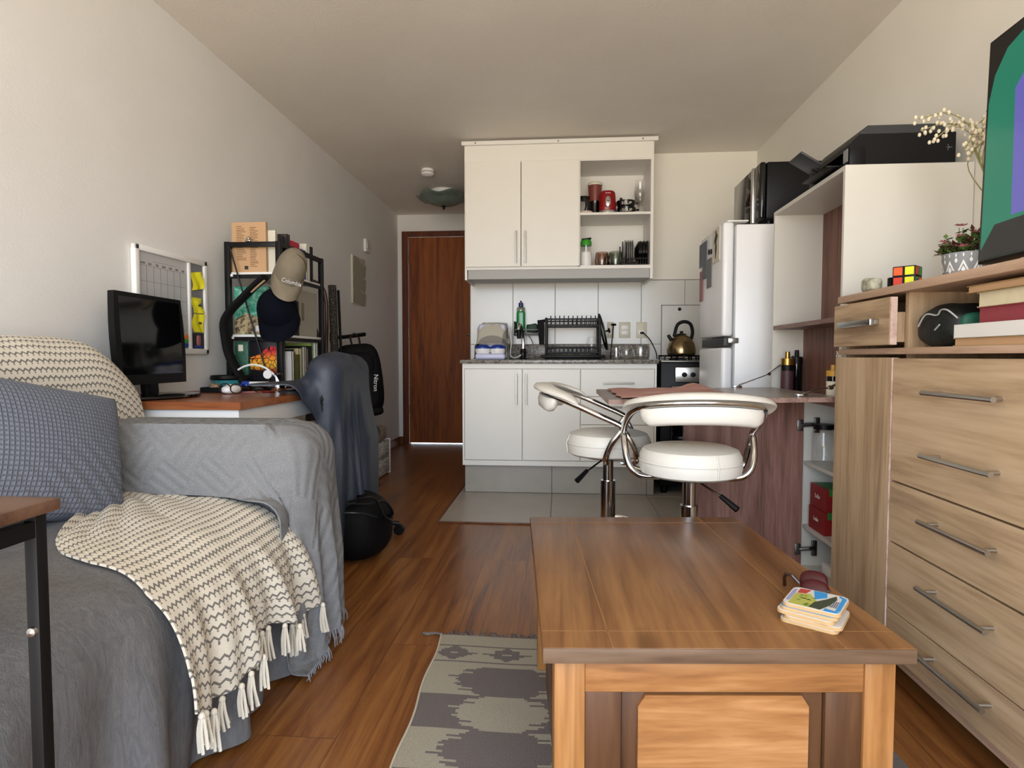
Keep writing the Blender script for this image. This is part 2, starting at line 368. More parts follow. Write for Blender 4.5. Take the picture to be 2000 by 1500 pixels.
# entrance door
g = G(); g.box(DX0, YD - .012, 0, DX0 + .062, YD + .08, DZ, .004); g.box(DX1 - .062, YD - .012, 0, DX1, YD + .08, DZ, .004); g.box(DX0 + .062, YD - .012, DZ - .055, DX1 - .062, YD + .08, DZ, .004)
fr = struct(g.obj('trim_2', 'frame_wood', smooth=0))
d = struct(G().box(DX0 + .066, YD, .008, DX1 - .066, YD + .04, DZ - .059, .003).obj('door_1', 'door_wood', smooth=0))
for z in (.36, 1.12, 1.86): G().cyl((DX0 + .064, YD - .008, z - .045), (DX0 + .064, YD - .008, z + .045), .007, 8).obj('hinge', 'dark_steel', d)
g = G().box(DX1 - .11, YD - .008, .98, DX1 - .075, YD, 1.16, .003); g.tube([(DX1 - .093, YD - .005, 1.1), (DX1 - .093, YD - .05, 1.1), (DX1 - .2, YD - .05, 1.1)], .009, 8); g.obj('door_handle', 'steel', d)
# access panel, outlets, switch plate
t = thing('access_panel', 'beige metal access panel with a round black hole on the tiled wall above the stove', 'panel', (.72, YB - .01, .87))
g = G().box(.72, YB - .014, .87, 1.12, YB - .0105, 1.242, .001, seg=1); g.obj('panel', 'wall_tile', t)
g = G()
for b in ((.716, .866, .722, 1.246), (1.118, .866, 1.124, 1.246), (.716, 1.24, 1.124, 1.246), (.716, .866, 1.124, .872)): g.box(b[0], YB - .0165, b[1], b[2], YB - .0105, b[3])
g.obj('frame', 'tile_gap', t); G().cyl((.843, YB - .018, 1.215), (.843, YB - .0135, 1.215), .012, 16).obj('knob', 'black', t)
for px0, px1, lb, kind in ((1186, 1199, 'beige wall outlet half hidden behind the leaning pan lid', 0), (1209, 1231, 'beige double wall outlet in the middle, with nothing plugged in', 1), (1243, 1263, 'beige wall outlet with a black plug in it', 2)):
    x0, z1 = at(px0, 629, YB - .012); x1, z0 = at(px1, 660, YB - .012)
    t = thing('wall_outlet', lb, 'outlet', ((x0 + x1) / 2, YB - .01, z0)); G().box(x0, YB - .017, z0, x1, YB - .0105, z1, .003).obj('plate', 'cream_plastic', t)
    dz = (z1 - z0) / 3
    for k in range(2 if kind < 2 else 1): G().box(x0 + .016, YB - .02, z0 + dz * (k + .6), x1 - .016, YB - .0165, z0 + dz * (k + .6) + dz * .75, .002).obj('socket', 'white', t)
    if kind == 2: plug = (x0 + x1) / 2, z0 + .035
x, z = plug; t = thing('power_cord', 'black power cord hanging from the outlet down to the counter edge', 'cord', (x, YB - .03, .862))
G().box(x - .012, YB - .042, z - .008, x + .014, YB - .02, z + .008, .005).obj('plug', 'black', t)
G().tube(smooth_path([(x + .01, YB - .035, z), (x + .05, YB - .07, z - .05), (x + .085, YB - .11, z - .13), (x + .093, YB - .12, .866)], 8), .004, 6).obj('cable', 'black', t)
x, z = at(718, 478, 4.95)
t = thing('switch_plate', 'small pale switch plate on the left wall above the letter pockets', 'switch', (XL, 4.97, 1.76)); G().box(XL, 4.945, 1.755, XL + .022, 5.05, 1.86, .004).obj('plate', 'paint_wall', t); G().box(XL + .022, 4.97, 1.785, XL + .026, 5.02, 1.83, .002).obj('button', 'cream_plastic', t)
# ceiling light and smoke alarm
t = thing('ceiling_light', 'greenish frosted glass bowl ceiling light with a dark finial by the entrance', 'ceiling light', (-.99, 5.18, ZC))
n = N('frosted'); n.done(n.ramp(n.noise(n.co(), 5, 3), [(.35, '5E6E66'), (.65, '7E8C84')]), .35)
def wav(i, r, z): return r
g = G(); A = []
for i in range(48):
    a = 2 * pi * i / 48; wv = 1 + .05 * cos(6 * a)
    A.append([(-.99 + r * (wv if r > .17 else 1) * cos(a), 5.18 + r * (wv if r > .17 else 1) * sin(a), z + (.012 * cos(6 * a) if r > .17 else 0)) for r, z in [(.012, 2.17), (.07, 2.176), (.12, 2.192), (.16, 2.212), (.19, 2.228), (.215, 2.232), (.232, 2.244), (.225, 2.25), (.19, 2.242), (.15, 2.235)]])
g.grid(A, wrap=True); g.obj('bowl', 'frosted', t, weld=False)
G().lathe([(.001, 2.135), (.006, 2.145), (.012, 2.152), (.006, 2.16), (.022, 2.168), (.012, 2.18), (.004, 2.2), (.004, 2.298)], 12, (-.99, 5.18, 0)).obj('finial', 'black_metal', t)
G().lathe([(.11, 2.235), (.11, 2.3)], 24, (-.99, 5.18, 0)).obj('canopy', 'white', t)
t = thing('smoke_detector', 'round white smoke detector on the ceiling in front of the glass bowl light', 'smoke detector', (-1.0, 4.59, ZC))
G().lathe([(.045, 2.3), (.05, 2.285), (.05, 2.28), (.03, 2.28)], 24, (-1.0, 4.59, 0)).obj('base', 'white', t); G().lathe([(.03, 2.28), (.05, 2.272), (.05, 2.262), (.03, 2.25), (.001, 2.249)], 24, (-1.0, 4.59, 0)).obj('cap', 'white', t)

# ------------------------------------------------------------------ kitchen: base unit, worktop, wall unit
BX0, BX1, BF = -.612, .603, 3.80
t = thing('base_cabinet', 'white base kitchen cabinet with two doors and three drawers under the granite worktop', 'cabinet', (0, 3.85, 0))
g = G().box(BX0, BF + .018, .19, BX1, YB - .012, .838); g.obj('body', 'white_edge', t, smooth=0)
g = G().box(BX0, BF, .19, BX0 + .012, BF + .018, .838).box(BX1 - .012, BF, .19, BX1, BF + .018, .838).box(BX0 + .012, BF, .19, BX1 - .012, BF + .018, .222).box(BX0 + .012, BF, .806, BX1 - .012, BF + .018, .838); g.obj('face_frame', 'white_lam', t, smooth=0)
def bar_handle(p0, p1, out, parent, r=.005, mat='steel'):      # bar standing off a front on two posts
    p0, p1, out = Vector(p0), Vector(p1), Vector(out); d = (p1 - p0); g = G()
    g.cyl(p0 + out, p1 + out, r, 10)
    for k in (.1, .9): q = p0 + d * k; g.cyl(q, q + out, r * .8, 8)
    return g.obj('handle', mat, parent)
for x0, x1, hx in ((BX0 + .014, -.233, -.267), (-.229, .132, -.205)):
    o = G().box(x0, BF - .002, .225, x1, BF + .016, .803, .002).obj('door', 'white_lam', t, smooth=0); bar_handle((hx, BF - .002, .58), (hx, BF - .002, .776), (0, -.028, 0), o)
for i, (z0, z1) in enumerate(((.633, .803), (.456, .63), (.225, .453))):
    o = G().box(.136, BF - .002, z0, BX1 - .014, BF + .016, z1, .002).obj('drawer', 'white_lam', t, smooth=0); zz = (z0 + z1) / 2 if i == 0 else z1 - .06
    bar_handle((.271, BF - .002, zz), (.464, BF - .002, zz), (0, -.028, 0), o)
g = G().box(BX0 + .008, 3.852, .0065, BX1 - .004, 3.87, .19, mi=1)
for a, b in ((BX0 + .008, -.045), (-.042, .553), (.556, BX1 - .004)): g.box(a, 3.848, .008, b, 3.853, .188, .001, seg=1)
g.obj('plinth', ['plinth_tile', 'grout'], t, smooth=0)
t = thing('worktop', 'speckled grey granite worktop with upstand on the base kitchen cabinet', 'worktop', (0, 4.1, .838))
G().box(-.625, 3.775, .838, .612, YB - .012, .862, .004).obj('slab', 'granite', t); G().box(-.36, YB - .03, .862, .632, YB - .0115, .968, .003).obj('upstand', 'granite', t)

UX0, UX1, UF = -.625, .603, 4.0
t = thing('wall_cabinet', 'white wall kitchen cabinet with two doors and open shelves above the sink', 'cabinet', (0, 4.18, 1.39))
g = G()
for x0, x1 in ((UX0, UX0 + .015), (UX1 - .018, UX1)): g.box(x0, UF, 1.388, x1, YB, 2.262)
g.box(.118, UF + .002, 1.47, .134, YB, 2.15); g.box(UX0 + .015, UF + .002, 1.455, UX1 - .018, YB, 1.477); g.box(UX0 + .015, UF + .002, 2.15, UX1 - .018, YB, 2.262); g.box(UX0 + .015, YB - .012, 1.477, UX1 - .018, YB, 2.15)
g.obj('body', 'white_edge', t, smooth=0); G().box(.134, UF + .004, 1.803, UX1 - .018, YB - .012, 1.818).obj('shelf', 'white_edge', t, smooth=0)
G().box(UX0 + .01, UF - .001, 2.158, UX1 - .012, UF + .006, 2.262).obj('top_panel', 'white_lam', t, smooth=0)
for x0, x1, hx in ((UX0 + .008, -.253, -.283), (-.249, .127, -.222)):
    o = G().box(x0, UF - .016, 1.472, x1, UF + .001, 2.156, .002).obj('door', 'white_lam', t, smooth=0); bar_handle((hx, UF - .016, 1.494), (hx, UF - .016, 1.7), (0, -.026, 0), o)
G().box(UX0 - .018, UF - .02, 2.262, UX1 + .025, YB, 2.288, .003).obj('cornice', 'white_edge', t, smooth=0)
for x in (-.55, -.01, .53): G().lathe([(.0, 0), (.005, 0), (.005, .003)], 8, (x, UF - .022, 2.274), ax='y').obj('screw', 'dark_steel', t)
g = G().box(UX0 + .02, UF + .012, 1.395, UX1 - .02, UF + .03, 1.455); g.prism([(UF + .03, 1.4), (YB - .03, 1.405), (YB - .03, 1.45), (UF + .03, 1.455)], UX0 + .02, UX1 - .02, 'x'); g.obj('light_box', M('brushed_grey', 'A9A9A6', .5), t, smooth=0, label='brushed grey light box under the cabinet')

# ------------------------------------------------------------------ things on the open shelves
S1, S2 = 1.8185, 1.4775
def X(px, Y): return at(px, 500, Y)[0]
t = thing('coffee_press', 'black framed glass coffee press in the corner of the upper open shelf', 'coffee press', (.17, 4.2, S1))
x = .165; G().lathe([(.038, S1 + .012), (.04, S1 + .13), (.041, S1 + .13)], 20, (x, 4.2, 0)).obj('jug', 'clear_glass', t)
g = G().lathe([(.043, S1), (.043, S1 + .012)], 20, (x, 4.2, 0)).lathe([(.043, S1 + .13), (.043, S1 + .148), (.01, S1 + .152)], 20, (x, 4.2, 0))
for a in range(4): g.cyl((x + .042 * cos(a * pi / 2 + .6), 4.2 + .042 * sin(a * pi / 2 + .6), S1), (x + .042 * cos(a * pi / 2 + .6), 4.2 + .042 * sin(a * pi / 2 + .6), S1 + .14), .004, 6)
g.obj('frame', 'black', t); G().tube(smooth_path([(x + .01, 4.155, S1 + .11), (x + .012, 4.13, S1 + .08), (x + .004, 4.13, S1 + .04), (x, 4.155, S1 + .02)], 5), .005, 6).obj('handle', 'black', t)
t = tag(G().lathe([(.044, 0), (.047, .006), (.045, .016), (.03, .019)], 24, (.172, 4.06, S1)).obj('round_lid', M('pale_pink', 'CDB9AC', .5)), 'flat pale pink round lid lying in front of the coffee press', 'round_lid')  # a loose round lid laid flat on the shelf
x = .24; t = thing('blender_cup', 'tall reddish brown cup on a black base, behind the red appliance', 'blender', (x, 4.2, S1))
M('brown_red', '7A3B33', .3); G().lathe([(.04, S1), (.042, S1 + .02), (.039, S1 + .1), (.042, S1 + .115)], 20, (x, 4.2, 0)).obj('base', 'black_gloss', t); G().lathe([(.041, S1 + .115), (.046, S1 + .19), (.047, S1 + .222)], 20, (x, 4.2, 0)).obj('cup', 'brown_red', t); G().lathe([(.05, S1 + .222), (.051, S1 + .235), (.044, S1 + .242), (.0, S1 + .242)], 20, (x, 4.2, 0)).obj('lid', 'paper', t)
x = .318; t = thing('popcorn_maker', 'small red appliance with an oval silver dial plate on the upper open shelf', 'popcorn maker', (x, 4.12, S1))
def tp(v): k = 1 - .1 * (v.z + .07) / .14; return (v.x * k, v.y * k, v.z)
G().sup((x, 4.12, S1 + .092), (.058, .055, .072), .35, .8, 28, 14, fn=tp).obj('body', 'red', t); G().lathe([(.06, S1), (.062, S1 + .012), (.06, S1 + .03), (.04, S1 + .034)], 28, (x, 4.12, 0)).obj('base', 'chrome', t)
g = G().sup((x, 4.066, S1 + .085), (.018, .006, .036), .8, .9, 16, 10); g.obj('dial_plate', 'chrome', t); G().box(x - .008, 4.056, S1 + .086, x + .008, 4.062, S1 + .091, .001).obj('knob', 'black', t)
text('lettering', 'Britânia', .011, (x, 4.063, S1 + .14), (R(90), 0, 0), 'white', t)
G().tube([(x + .055, 4.12, S1 + .07), (x + .085, 4.1, S1 + .07), (x + .088, 4.1, S1 + .1)], .004, 8).obj('crank', 'chrome', t); G().sup((x + .088, 4.1, S1 + .106), (.01, .01, .01), 1, 1, 12, 8).obj('crank_knob', 'black_gloss', t)
def soup_bowl(z, dx, lb):
    c = (.445 + dx, 4.13, z); t = thing('soup_bowl', lb, 'bowl', c, 0, 'black soup bowls on the upper shelf')
    G().lathe([(.03, 0), (.052, .008), (.06, .03), (.062, .052), (.058, .052), (.055, .03), (.03, .012), (0, .011)], 28, c).obj('bowl', 'black_gloss', t)
    for s in (-1, 1): G().sup((c[0] + s * .066, c[1], z + .04), (.018, .014, .006), .6, .8, 12, 8).obj('handle', 'black_gloss', t)
    text('lettering', 'SOUP', .027, (c[0] - .002, c[1] - .0622, z + .027), (R(84), 0, 0), 'paper', t, .001)
soup_bowl(S1, 0, 'lower black handled soup bowl lettered SOUP, under another one'); soup_bowl(S1 + .045, -.004, 'upper black handled soup bowl stacked in the one below')
for i, (x, y, lb) in enumerate(((.53, 4.1, 'tall tulip beer glass in front at the right end of the upper shelf'), (.545, 4.21, 'tall tulip beer glass behind, close to the cabinet side'))):
    t = thing('stemmed_glass', lb, 'glass', (x, y, S1), 0, 'stemmed glasses on the upper shelf')
    G().lathe([(.036, S1), (.034, S1 + .004), (.006, S1 + .01), (.006, S1 + .05), (.014, S1 + .07), (.034, S1 + .1), (.041, S1 + .135), (.038, S1 + .18), (.031, S1 + .225), (.029, S1 + .225), (.036, S1 + .18), (.039, S1 + .135), (.03, S1 + .1), (0, S1 + .074)], 24, (x, y, 0)).obj('glass', 'clear_glass', t)
x = .178; t = thing('shaker_bottle', 'white canister bottle with a clear neck and green flip lid', 'bottle', (x, 4.12, S2))
G().lathe([(.036, S2), (.039, S2 + .01), (.038, S2 + .1), (.03, S2 + .108)], 24, (x, 4.12, 0)).obj('canister', 'white', t); G().lathe([(.034, S2 + .104), (.036, S2 + .15)], 24, (x, 4.12, 0)).obj('neck', 'clear_glass', t)
G().lathe([(.037, S2 + .146), (.037, S2 + .172), (.03, S2 + .185), (0, S2 + .186)], 24, (x, 4.12, 0)).obj('lid', 'green', t); G().box(x - .03, 4.09, S2 + .186, x + .034, 4.14, S2 + .194, .003, rot=(0, R(-6), 0)).obj('flip_cap', 'black', t)
for x, y, m, lb in ((.285, 4.12, 'brown_glass', 'rounded brownish glass cup left of the green ones'), (.327, 4.2, 'smoke_glass', 'rounded glass cup at the back between two other cups'), (.373, 4.1, 'smoke_glass', 'rounded grey green glass cup beside the plate rack')):
    g = G().lathe([(.03, 0), (.044, .012), (.05, .045), (.044, .085), (.042, .1), (.039, .1), (.041, .085), (.046, .045), (.04, .016), (0, .01)], 28, (x, y, S2)); tag(g.obj('glass_cup', m), lb, 'glass', 'round glasses on the lower shelf')
t = thing('plate_rack', 'black wire plate rack on the lower open shelf of the wall cabinet', 'rack', (.5, 4.15, S2)); g = G()
for y in (4.06, 4.24):
    for z in (.012, .05): g.cyl((.415, y, S2 + z), (.578, y, S2 + z), .004, 6)
    for x in (.415, .578): g.cyl((x, y, S2), (x, y, S2 + .16), .004, 6)
for x in np.linspace(.43, .565, 9): g.tube([(x, 4.06, S2 + .05), (x, 4.06, S2 + .012), (x, 4.24, S2 + .012), (x, 4.24, S2 + .05)], .0025, 6)
g.obj('frame', 'black', t)
M('plate_glass', '8D8B86', .2); M('dark_plate', '15151A', .15)
for i in range(5):
    x = .428 + i * .0125; g = G().lathe([(.0, 0), (.05, .001), (.082, .008), (.083, .011), (.05, .0045), (0, .004)], 30, (x, 4.15, S2 + .103), ax='x')
    tag(g.obj('plate', 'plate_glass' if i else 'dark_plate'), ['dark plate at the left end of the plate rack', 'first grey plate next to the dark one in the rack', 'second grey plate from the left in the rack', 'third grey plate from the left in the rack', 'grey plate nearest the black bowls in the rack'][i], 'plate', 'plates in the rack')
for i in range(3):
    x = .502 + i * .022; g = G().lathe([(0, 0), (.03, .001), (.07, .02), (.078, .04), (.075, .04), (.066, .022), (.03, .005), (0, .004)], 30, (x, 4.15, S2 + .103), ax='x')
    tag(g.obj('black_bowl', 'black_gloss'), ['black bowl standing on edge nearest the plates', 'black bowl in the middle of the upright three', 'black bowl nearest the cabinet side in the rack'][i], 'bowl', 'black bowls in the rack')

# ------------------------------------------------------------------ things on the worktop
W = .8625
t = thing('egg_cooker', 'white and lavender double cooker with blue rims under the checked towel', 'cooker', (-.45, 4.08, W))
G().box(-.55, 3.93, W, -.352, 4.19, W + .04, .015, seg=3).obj('base', 'lavender', t); 
for x in (-.505, -.405): o = G().lathe([(.045, W + .04), (.05, W + .05), (.05, W + .072)], 24, (x, 3.985, 0)).obj('pot', 'white', t); G().lathe([(.052, W + .072), (.052, W + .08), (.03, W + .095), (0, W + .097)], 24, (x, 3.985, 0)).obj('rim', 'blue', o)
G().box(-.545, 4.05, W + .04, -.36, 4.19, W + .24, .02, seg=3).obj('column', 'lavender', t); G().tube(smooth_path([(-.345, 4.18, W + .21), (-.33, 4.17, W + .12), (-.335, 4.17, W + .03), (-.3, 4.15, W + .012), (-.26, 4.14, W + .03)], 6), .004, 6).obj('cord', 'white', t)
n = N('tea_towel'); u = n.n('ShaderNodeTexCoord'); sp = n.n('ShaderNodeSeparateXYZ'); n.t.links.new(u.outputs['UV'], sp.inputs[0])
def band(o, lo, hi): return n.ma('MULTIPLY', n.ma('GREATER_THAN', o, lo), n.ma('LESS_THAN', o, hi))
gx = n.ma('ADD', band(sp.outputs[0], .06, .2), band(sp.outputs[0], .74, .92)); gy = n.ma('ADD', band(sp.outputs[1], .08, .3), band(sp.outputs[1], .72, .9))
wv = n.noise(n.co('UV', (300, 300, 1)), 1, 1); c = n.mix(n.ma('MULTIPLY', n.ma('ADD', gx, gy), .62), n.ramp(wv, [(.3, 'A9A394'), (.7, 'C6C0B1')]), lin('5F5F60')); n.bump(wv, .3, .002); n.done(c, .9)
P = drape(sheet(-.65, -.28, 3.925, 4.26, W + .26, 36, 38), union(rbox((-.4525, 4.12, W + .12), (.0925, .07, .122), .02), rbox((-.451, 4.0, W + .05), (.1, .075, .052), .02), lambda p: p[..., 2] - W, lambda p: YB - .012 - p[..., 1]), 130, fric=.93)
tag(G().grid(P, thick=.003).obj('tea_towel', 'tea_towel', smooth=60), 'grey and beige checked tea towel thrown over the white cooker', 'towel')
t = thing('kitchen_tap', 'black and chrome kitchen tap with a short hose at the sink', 'tap', (-.25, 4.22, W))
g = G().lathe([(.026, W), (.026, W + .006), (.02, W + .01), (.02, W + .07), (.014, W + .075)], 16, (-.25, 4.22, 0)); g.obj('base', 'black', t)
G().tube(smooth_path([(-.25, 4.22, W + .07), (-.252, 4.21, W + .16), (-.262, 4.15, W + .225), (-.27, 4.1, W + .24), (-.272, 4.07, W + .22), (-.27, 4.065, W + .17)], 6), .011, 10).obj('spout', 'chrome', t); G().cyl((-.27, 4.065, W + .2), (-.269, 4.063, W + .14), .014, 12).obj('spray_head', 'black', t)
G().tube(smooth_path([(-.24, 4.2, W + .18), (-.2, 4.2, W + .15), (-.175, 4.2, W + .08), (-.19, 4.2, W + .03), (-.23, 4.2, W + .012)], 6), .004, 6).obj('hose', 'mid_grey', t); G().tube([(-.25, 4.2, W + .05), (-.25, 4.16, W + .03)], .006, 8).obj('lever', 'chrome', t)
t = thing('sink_caddy', 'black and grey sponge caddy fixed to the tiles behind the tap', 'caddy', (-.22, 4.32, 1.04))
cx0, cx1, cy0, cy1 = -.318, -.125, 4.25, YB - .012
g = G().box(cx0, cy0, 1.035, cx1, cy1, 1.05, .003); g.obj('tray', 'mid_grey', t)
for x in (cx0, cx1 - .012): G().box(x, cy0, 1.03, x + .012, cy1, 1.13, .003).obj('side_panel', 'black', t)
G().box(cx0 + .01, cy0, 1.065, cx1 - .01, cy0 + .006, 1.076, .002).obj('rail', 'mid_grey', t)
x = -.272; t = thing('detergent_bottle', 'clear bottle of green dish soap with a dark blue cap standing in the caddy', 'bottle', (x, 4.3, 1.0505))
M('soap_green', '14813A', .15); G().sup((x, 4.3, 1.125), (.031, .022, .078), .15, .6, 24, 14).obj('liquid', 'soap_green', t); G().lathe([(.031, 1.2035), (.031, 1.222), (.026, 1.232), (.012, 1.234)], 20, (x, 4.3, 0), sy=.7).obj('neck', 'smoke_glass', t)
G().lathe([(.016, 1.234), (.016, 1.262), (.007, 1.264), (.005, 1.278)], 14, (x, 4.3, 0)).obj('cap', M('navy_plastic', '1A1F66', .35), t)
tag(G().sup((-.19, 4.3, 1.083), (.042, .022, .03), .4, .5, 20, 12, fn=lambda v: (v.x, v.y, v.z * (1 + .12 * sin(v.x * 90)))).obj('sponge', 'dark_green'), 'dark green sponge lying in the caddy beside the soap bottle', 'sponge')
# dish rack
t = thing('dish_rack', 'black two tier dish drying rack with rows of pegs on the granite worktop', 'dish rack', (.12, 4.1, W))
rx0, rx1, ry0, ry1 = -.085, .265, 3.99, 4.24
g = G().box(rx0 - .035, ry0 - .03, W + .01, rx1 + .035, ry1 + .03, W + .03, .006); g.box(rx0 - .01, ry0, W, rx1 + .01, ry1, W + .011, .004); g.obj('drip_tray', 'black', t)
for y in (ry0, ry1):
    for x in (rx0, rx1): G().box(x - .008, y - .006, W + .03, x + .008, y + .006, W + .275, .003).obj('post', 'black', t)
for z0, nm, h in ((.045, 'lower_rack', .035), (.225, 'upper_rack', .04)):
    g = G()
    for z in (W + z0, W + z0 + h):
        for y in (ry0, ry1): g.cyl((rx0, y, z), (rx1, y, z), .0055, 6)
        for x in (rx0, rx1): g.cyl((x, ry0, z), (x, ry1, z), .0055, 6)
    for k in range(11):
        x = rx0 + .03 + k * (rx1 - rx0 - .06) / 10
        g.cyl((x, ry0, W + z0 + h + (.022 if h > .036 else 0)), (x, ry0, W + z0), .0035, 6); g.cyl((x, ry1, W + z0 + h + (.022 if h > .036 else 0)), (x, ry1, W + z0), .0035, 6); g.cyl((x, ry0, W + z0), (x, ry1, W + z0), .0025, 5)
    g.obj(nm, 'black', t)
t2 = thing('cutlery_cup', 'tall black cutlery cup hooked on the left side of the dish rack', 'cup', (-.115, 4.06, W + .03))
G().prism([(-.145, W + .26), (-.1, W + .265), (-.1, W + .1), (-.132, W + .1)], 4.02, 4.12, 'y').obj('cup', 'black_matte', t2, smooth=0); G().box(-.105, 4.04, W + .25, -.092, 4.1, W + .268, .002).obj('hook', 'black', t2)
tag(G().lathe([(.036, 0), (.038, .01), (.035, .06), (.026, .095), (.022, .098), (.0, .098)], 24, (.215, 4.06, W + .052)).obj('drinking_glass', 'clear_glass'), 'clear glass turned upside down in the lower tier of the dish rack', 'glass')
t = thing('pan_lid', 'black rimmed glass pan lid leaning on the right end of the dish rack', 'lid', (.33, 4.12, W + .03)); m = Matrix.Translation((.292, 4.12, W + .185)) @ Matrix.Rotation(R(77), 4, 'Y')
G().lathe([(.118, -.006), (.126, -.004), (.126, .006), (.118, .008)], 40, cap=False).xf(m).obj('rim', 'black', t); G().lathe([(0, .022), (.06, .017), (.119, .001)], 40, cap=False).xf(m).obj('pane', 'smoke_glass', t); G().lathe([(.006, .02), (.006, .035), (.018, .042), (.016, .05), (0, .051)], 16).xf(m).obj('knob', 'black', t)
t = thing('dish_brush', 'thin black dish brush with a round head standing behind the pan lid', 'brush', (.37, 4.2, W)); G().cyl((.352, 4.2, W + .004), (.372, 4.22, W + .235), .004, 8).obj('handle', 'black', t); G().lathe([(.016, 0), (.02, .006), (.016, .014)], 14, (.374, 4.22, W + .232)).obj('head', 'black', t)
for x, y, prof, lb in ((.385, 4.13, [(.03, 0), (.034, .02), (.034, .08), (.026, .09)], 'narrow clear glass jar at the end of the dish rack'), (.445, 4.06, [(.03, 0), (.046, .03), (.048, .06), (.036, .09), (.034, .095)], 'round bellied clear glass pitcher between two other glass pieces'), (.545, 4.12, [(.05, 0), (.062, .02), (.066, .08), (.062, .092)], 'wide clear glass jar at the right end of the worktop')):
    tag(G().lathe(prof + [(r - .003, z) for r, z in reversed(prof)][:-1] + [(0, .006)], 26, (x, y, W)).obj('glass_jar', 'clear_glass'), lb, 'jar', 'clear glassware on the worktop')

# ------------------------------------------------------------------ stove and kettle
SX0, SX1, SF = .645, 1.14, 3.87
t = thing('stove', 'black and steel gas stove between the base cabinet and the fridge', 'stove', (.89, 4.1, 0))
G().box(SX0, SF + .03, .06, SX1, YB - .02, .845, .004).obj('body', 'black', t); G().box(SX0 - .004, SF + .005, .845, SX1 + .004, YB - .02, .858, .004).obj('hob', 'dark_steel', t)
G().box(SX0 + .085, SF, .72, SX1 - .085, SF + .03, .815, .004).obj('control_panel', 'steel', t); 
for x in np.linspace(SX0 + .14, SX1 - .14, 5): G().lathe([(.016, 0), (.014, -.02), (0, -.021)], 14, (x, SF, .768), ax='y').obj('knob', 'black', t)
o = G().box(SX0 + .06, SF, .2, SX1 - .06, SF + .03, .7, .006).obj('oven_door', 'black_gloss', t); G().cyl((SX0 + .11, SF - .03, .655), (SX1 - .11, SF - .03, .655), .011, 10).cyl((SX0 + .14, SF, .655), (SX0 + .14, SF - .03, .655), .007, 8).cyl((SX1 - .14, SF, .655), (SX1 - .14, SF - .03, .655), .007, 8).obj('handle', 'dark_grey', o)
for x in (SX0 + .03, SX1 - .03):
    for y in (SF + .06, YB - .06): G().cyl((x, y, .0065), (x, y, .07), .02, 10).obj('leg', 'black', t)
for x in (SX0 + .14, SX1 - .14):
    for y in (SF + .13, YB - .14):
        g = G().lathe([(.035, .858), (.035, .868), (.02, .874), (0, .874)], 16, (x, y, 0)); g.obj('burner', 'black', t)
        g = G()
        for a in range(4): g.box(x - .1 if a % 2 else x - .006, y - .006 if a % 2 else y - .1, .882, x + .1 if a % 2 else x + .006, y + .006 if a % 2 else y + .1, .892)
        for sx in (-.1, .1): g.box(x + sx - .005, y - .005, .858, x + sx + .005, y + .005, .892); g.box(x - .005, y + sx - .005, .858, x + .005, y + sx + .005, .892)
        g.obj('pan_support', 'black', t, smooth=0)
n = N('kettle_steel'); n.done(lin('8D7B5E'), .22, 1); kx, ky, kz = .79, SF + .13, .8925
t = thing('kettle', 'brushed bronze steel kettle with a black arched handle on the stove', 'kettle', (kx, ky, kz))
G().lathe([(.082, 0), (.09, .008), (.092, .03), (.084, .07), (.062, .108), (.034, .128), (.03, .13)], 36, (kx, ky, kz)).obj('body', 'kettle_steel', t)
G().lathe([(.032, .128), (.03, .136), (.01, .14), (.012, .152), (0, .156)], 20, (kx, ky, kz)).obj('lid', 'black', t)
G().tube(smooth_path([(kx + .062, ky, kz + .1), (kx + .07, ky, kz + .15), (kx + .055, ky, kz + .2), (kx + .015, ky, kz + .215), (kx - .025, ky, kz + .195), (kx - .042, ky, kz + .14), (kx - .045, ky, kz + .118)], 6), .011, 10).obj('handle', 'black', t)
G().tube([(kx - .06, ky, kz + .09), (kx - .085, ky, kz + .13)], .013, 10, r1=.01).obj('spout', 'black', t)

# ------------------------------------------------------------------ fridge, microwave
FX, FY0, FY1 = .784, 3.0, 3.47
t = thing('fridge', 'tall white two door fridge with magnets on the upper door', 'fridge', (1.06, 3.24, 0))
G().box(FX + .062, FY0, .03, 1.34, FY1, 1.515, .006).obj('body', 'fridge_white', t)
for z0, z1 in ((.98, 1.528), (.07, .925)): G().box(FX, FY0, z0, FX + .052, FY1, z1, .014, seg=3).obj('door', 'fridge_white', t)
G().box(FX + .012, FY0 + .012, .93, FX + .05, FY1 - .012, .975, .004).obj('handle_recess', 'dark_grey', t); G().box(FX + .03, FY0 - .004, .945, FX + .08, FY0 + .03, .972, .004).obj('hinge', 'steel', t)
G().box(FX + .02, FY0 + .004, 1.529, FX + .12, FY0 + .05, 1.536, .003).obj('hinge_cover', 'white', t)
for x in (FX + .09, 1.3):
    for y in (FY0 + .05, FY1 - .05): G().cyl((x, y, .0065), (x, y, .035), .02, 10).obj('foot', 'black', t)
def onx(px, py, x=FX):                                       # point of a plane x = const seen at a photo pixel
    r = RM @ Vector((px - 1000, py - 750, F)); k = x / r.x; return r.y * k, EYE + r.z * k
M('magnet_grey', '5D6470', .5); M('magnet_rose', '9A5F62', .5)
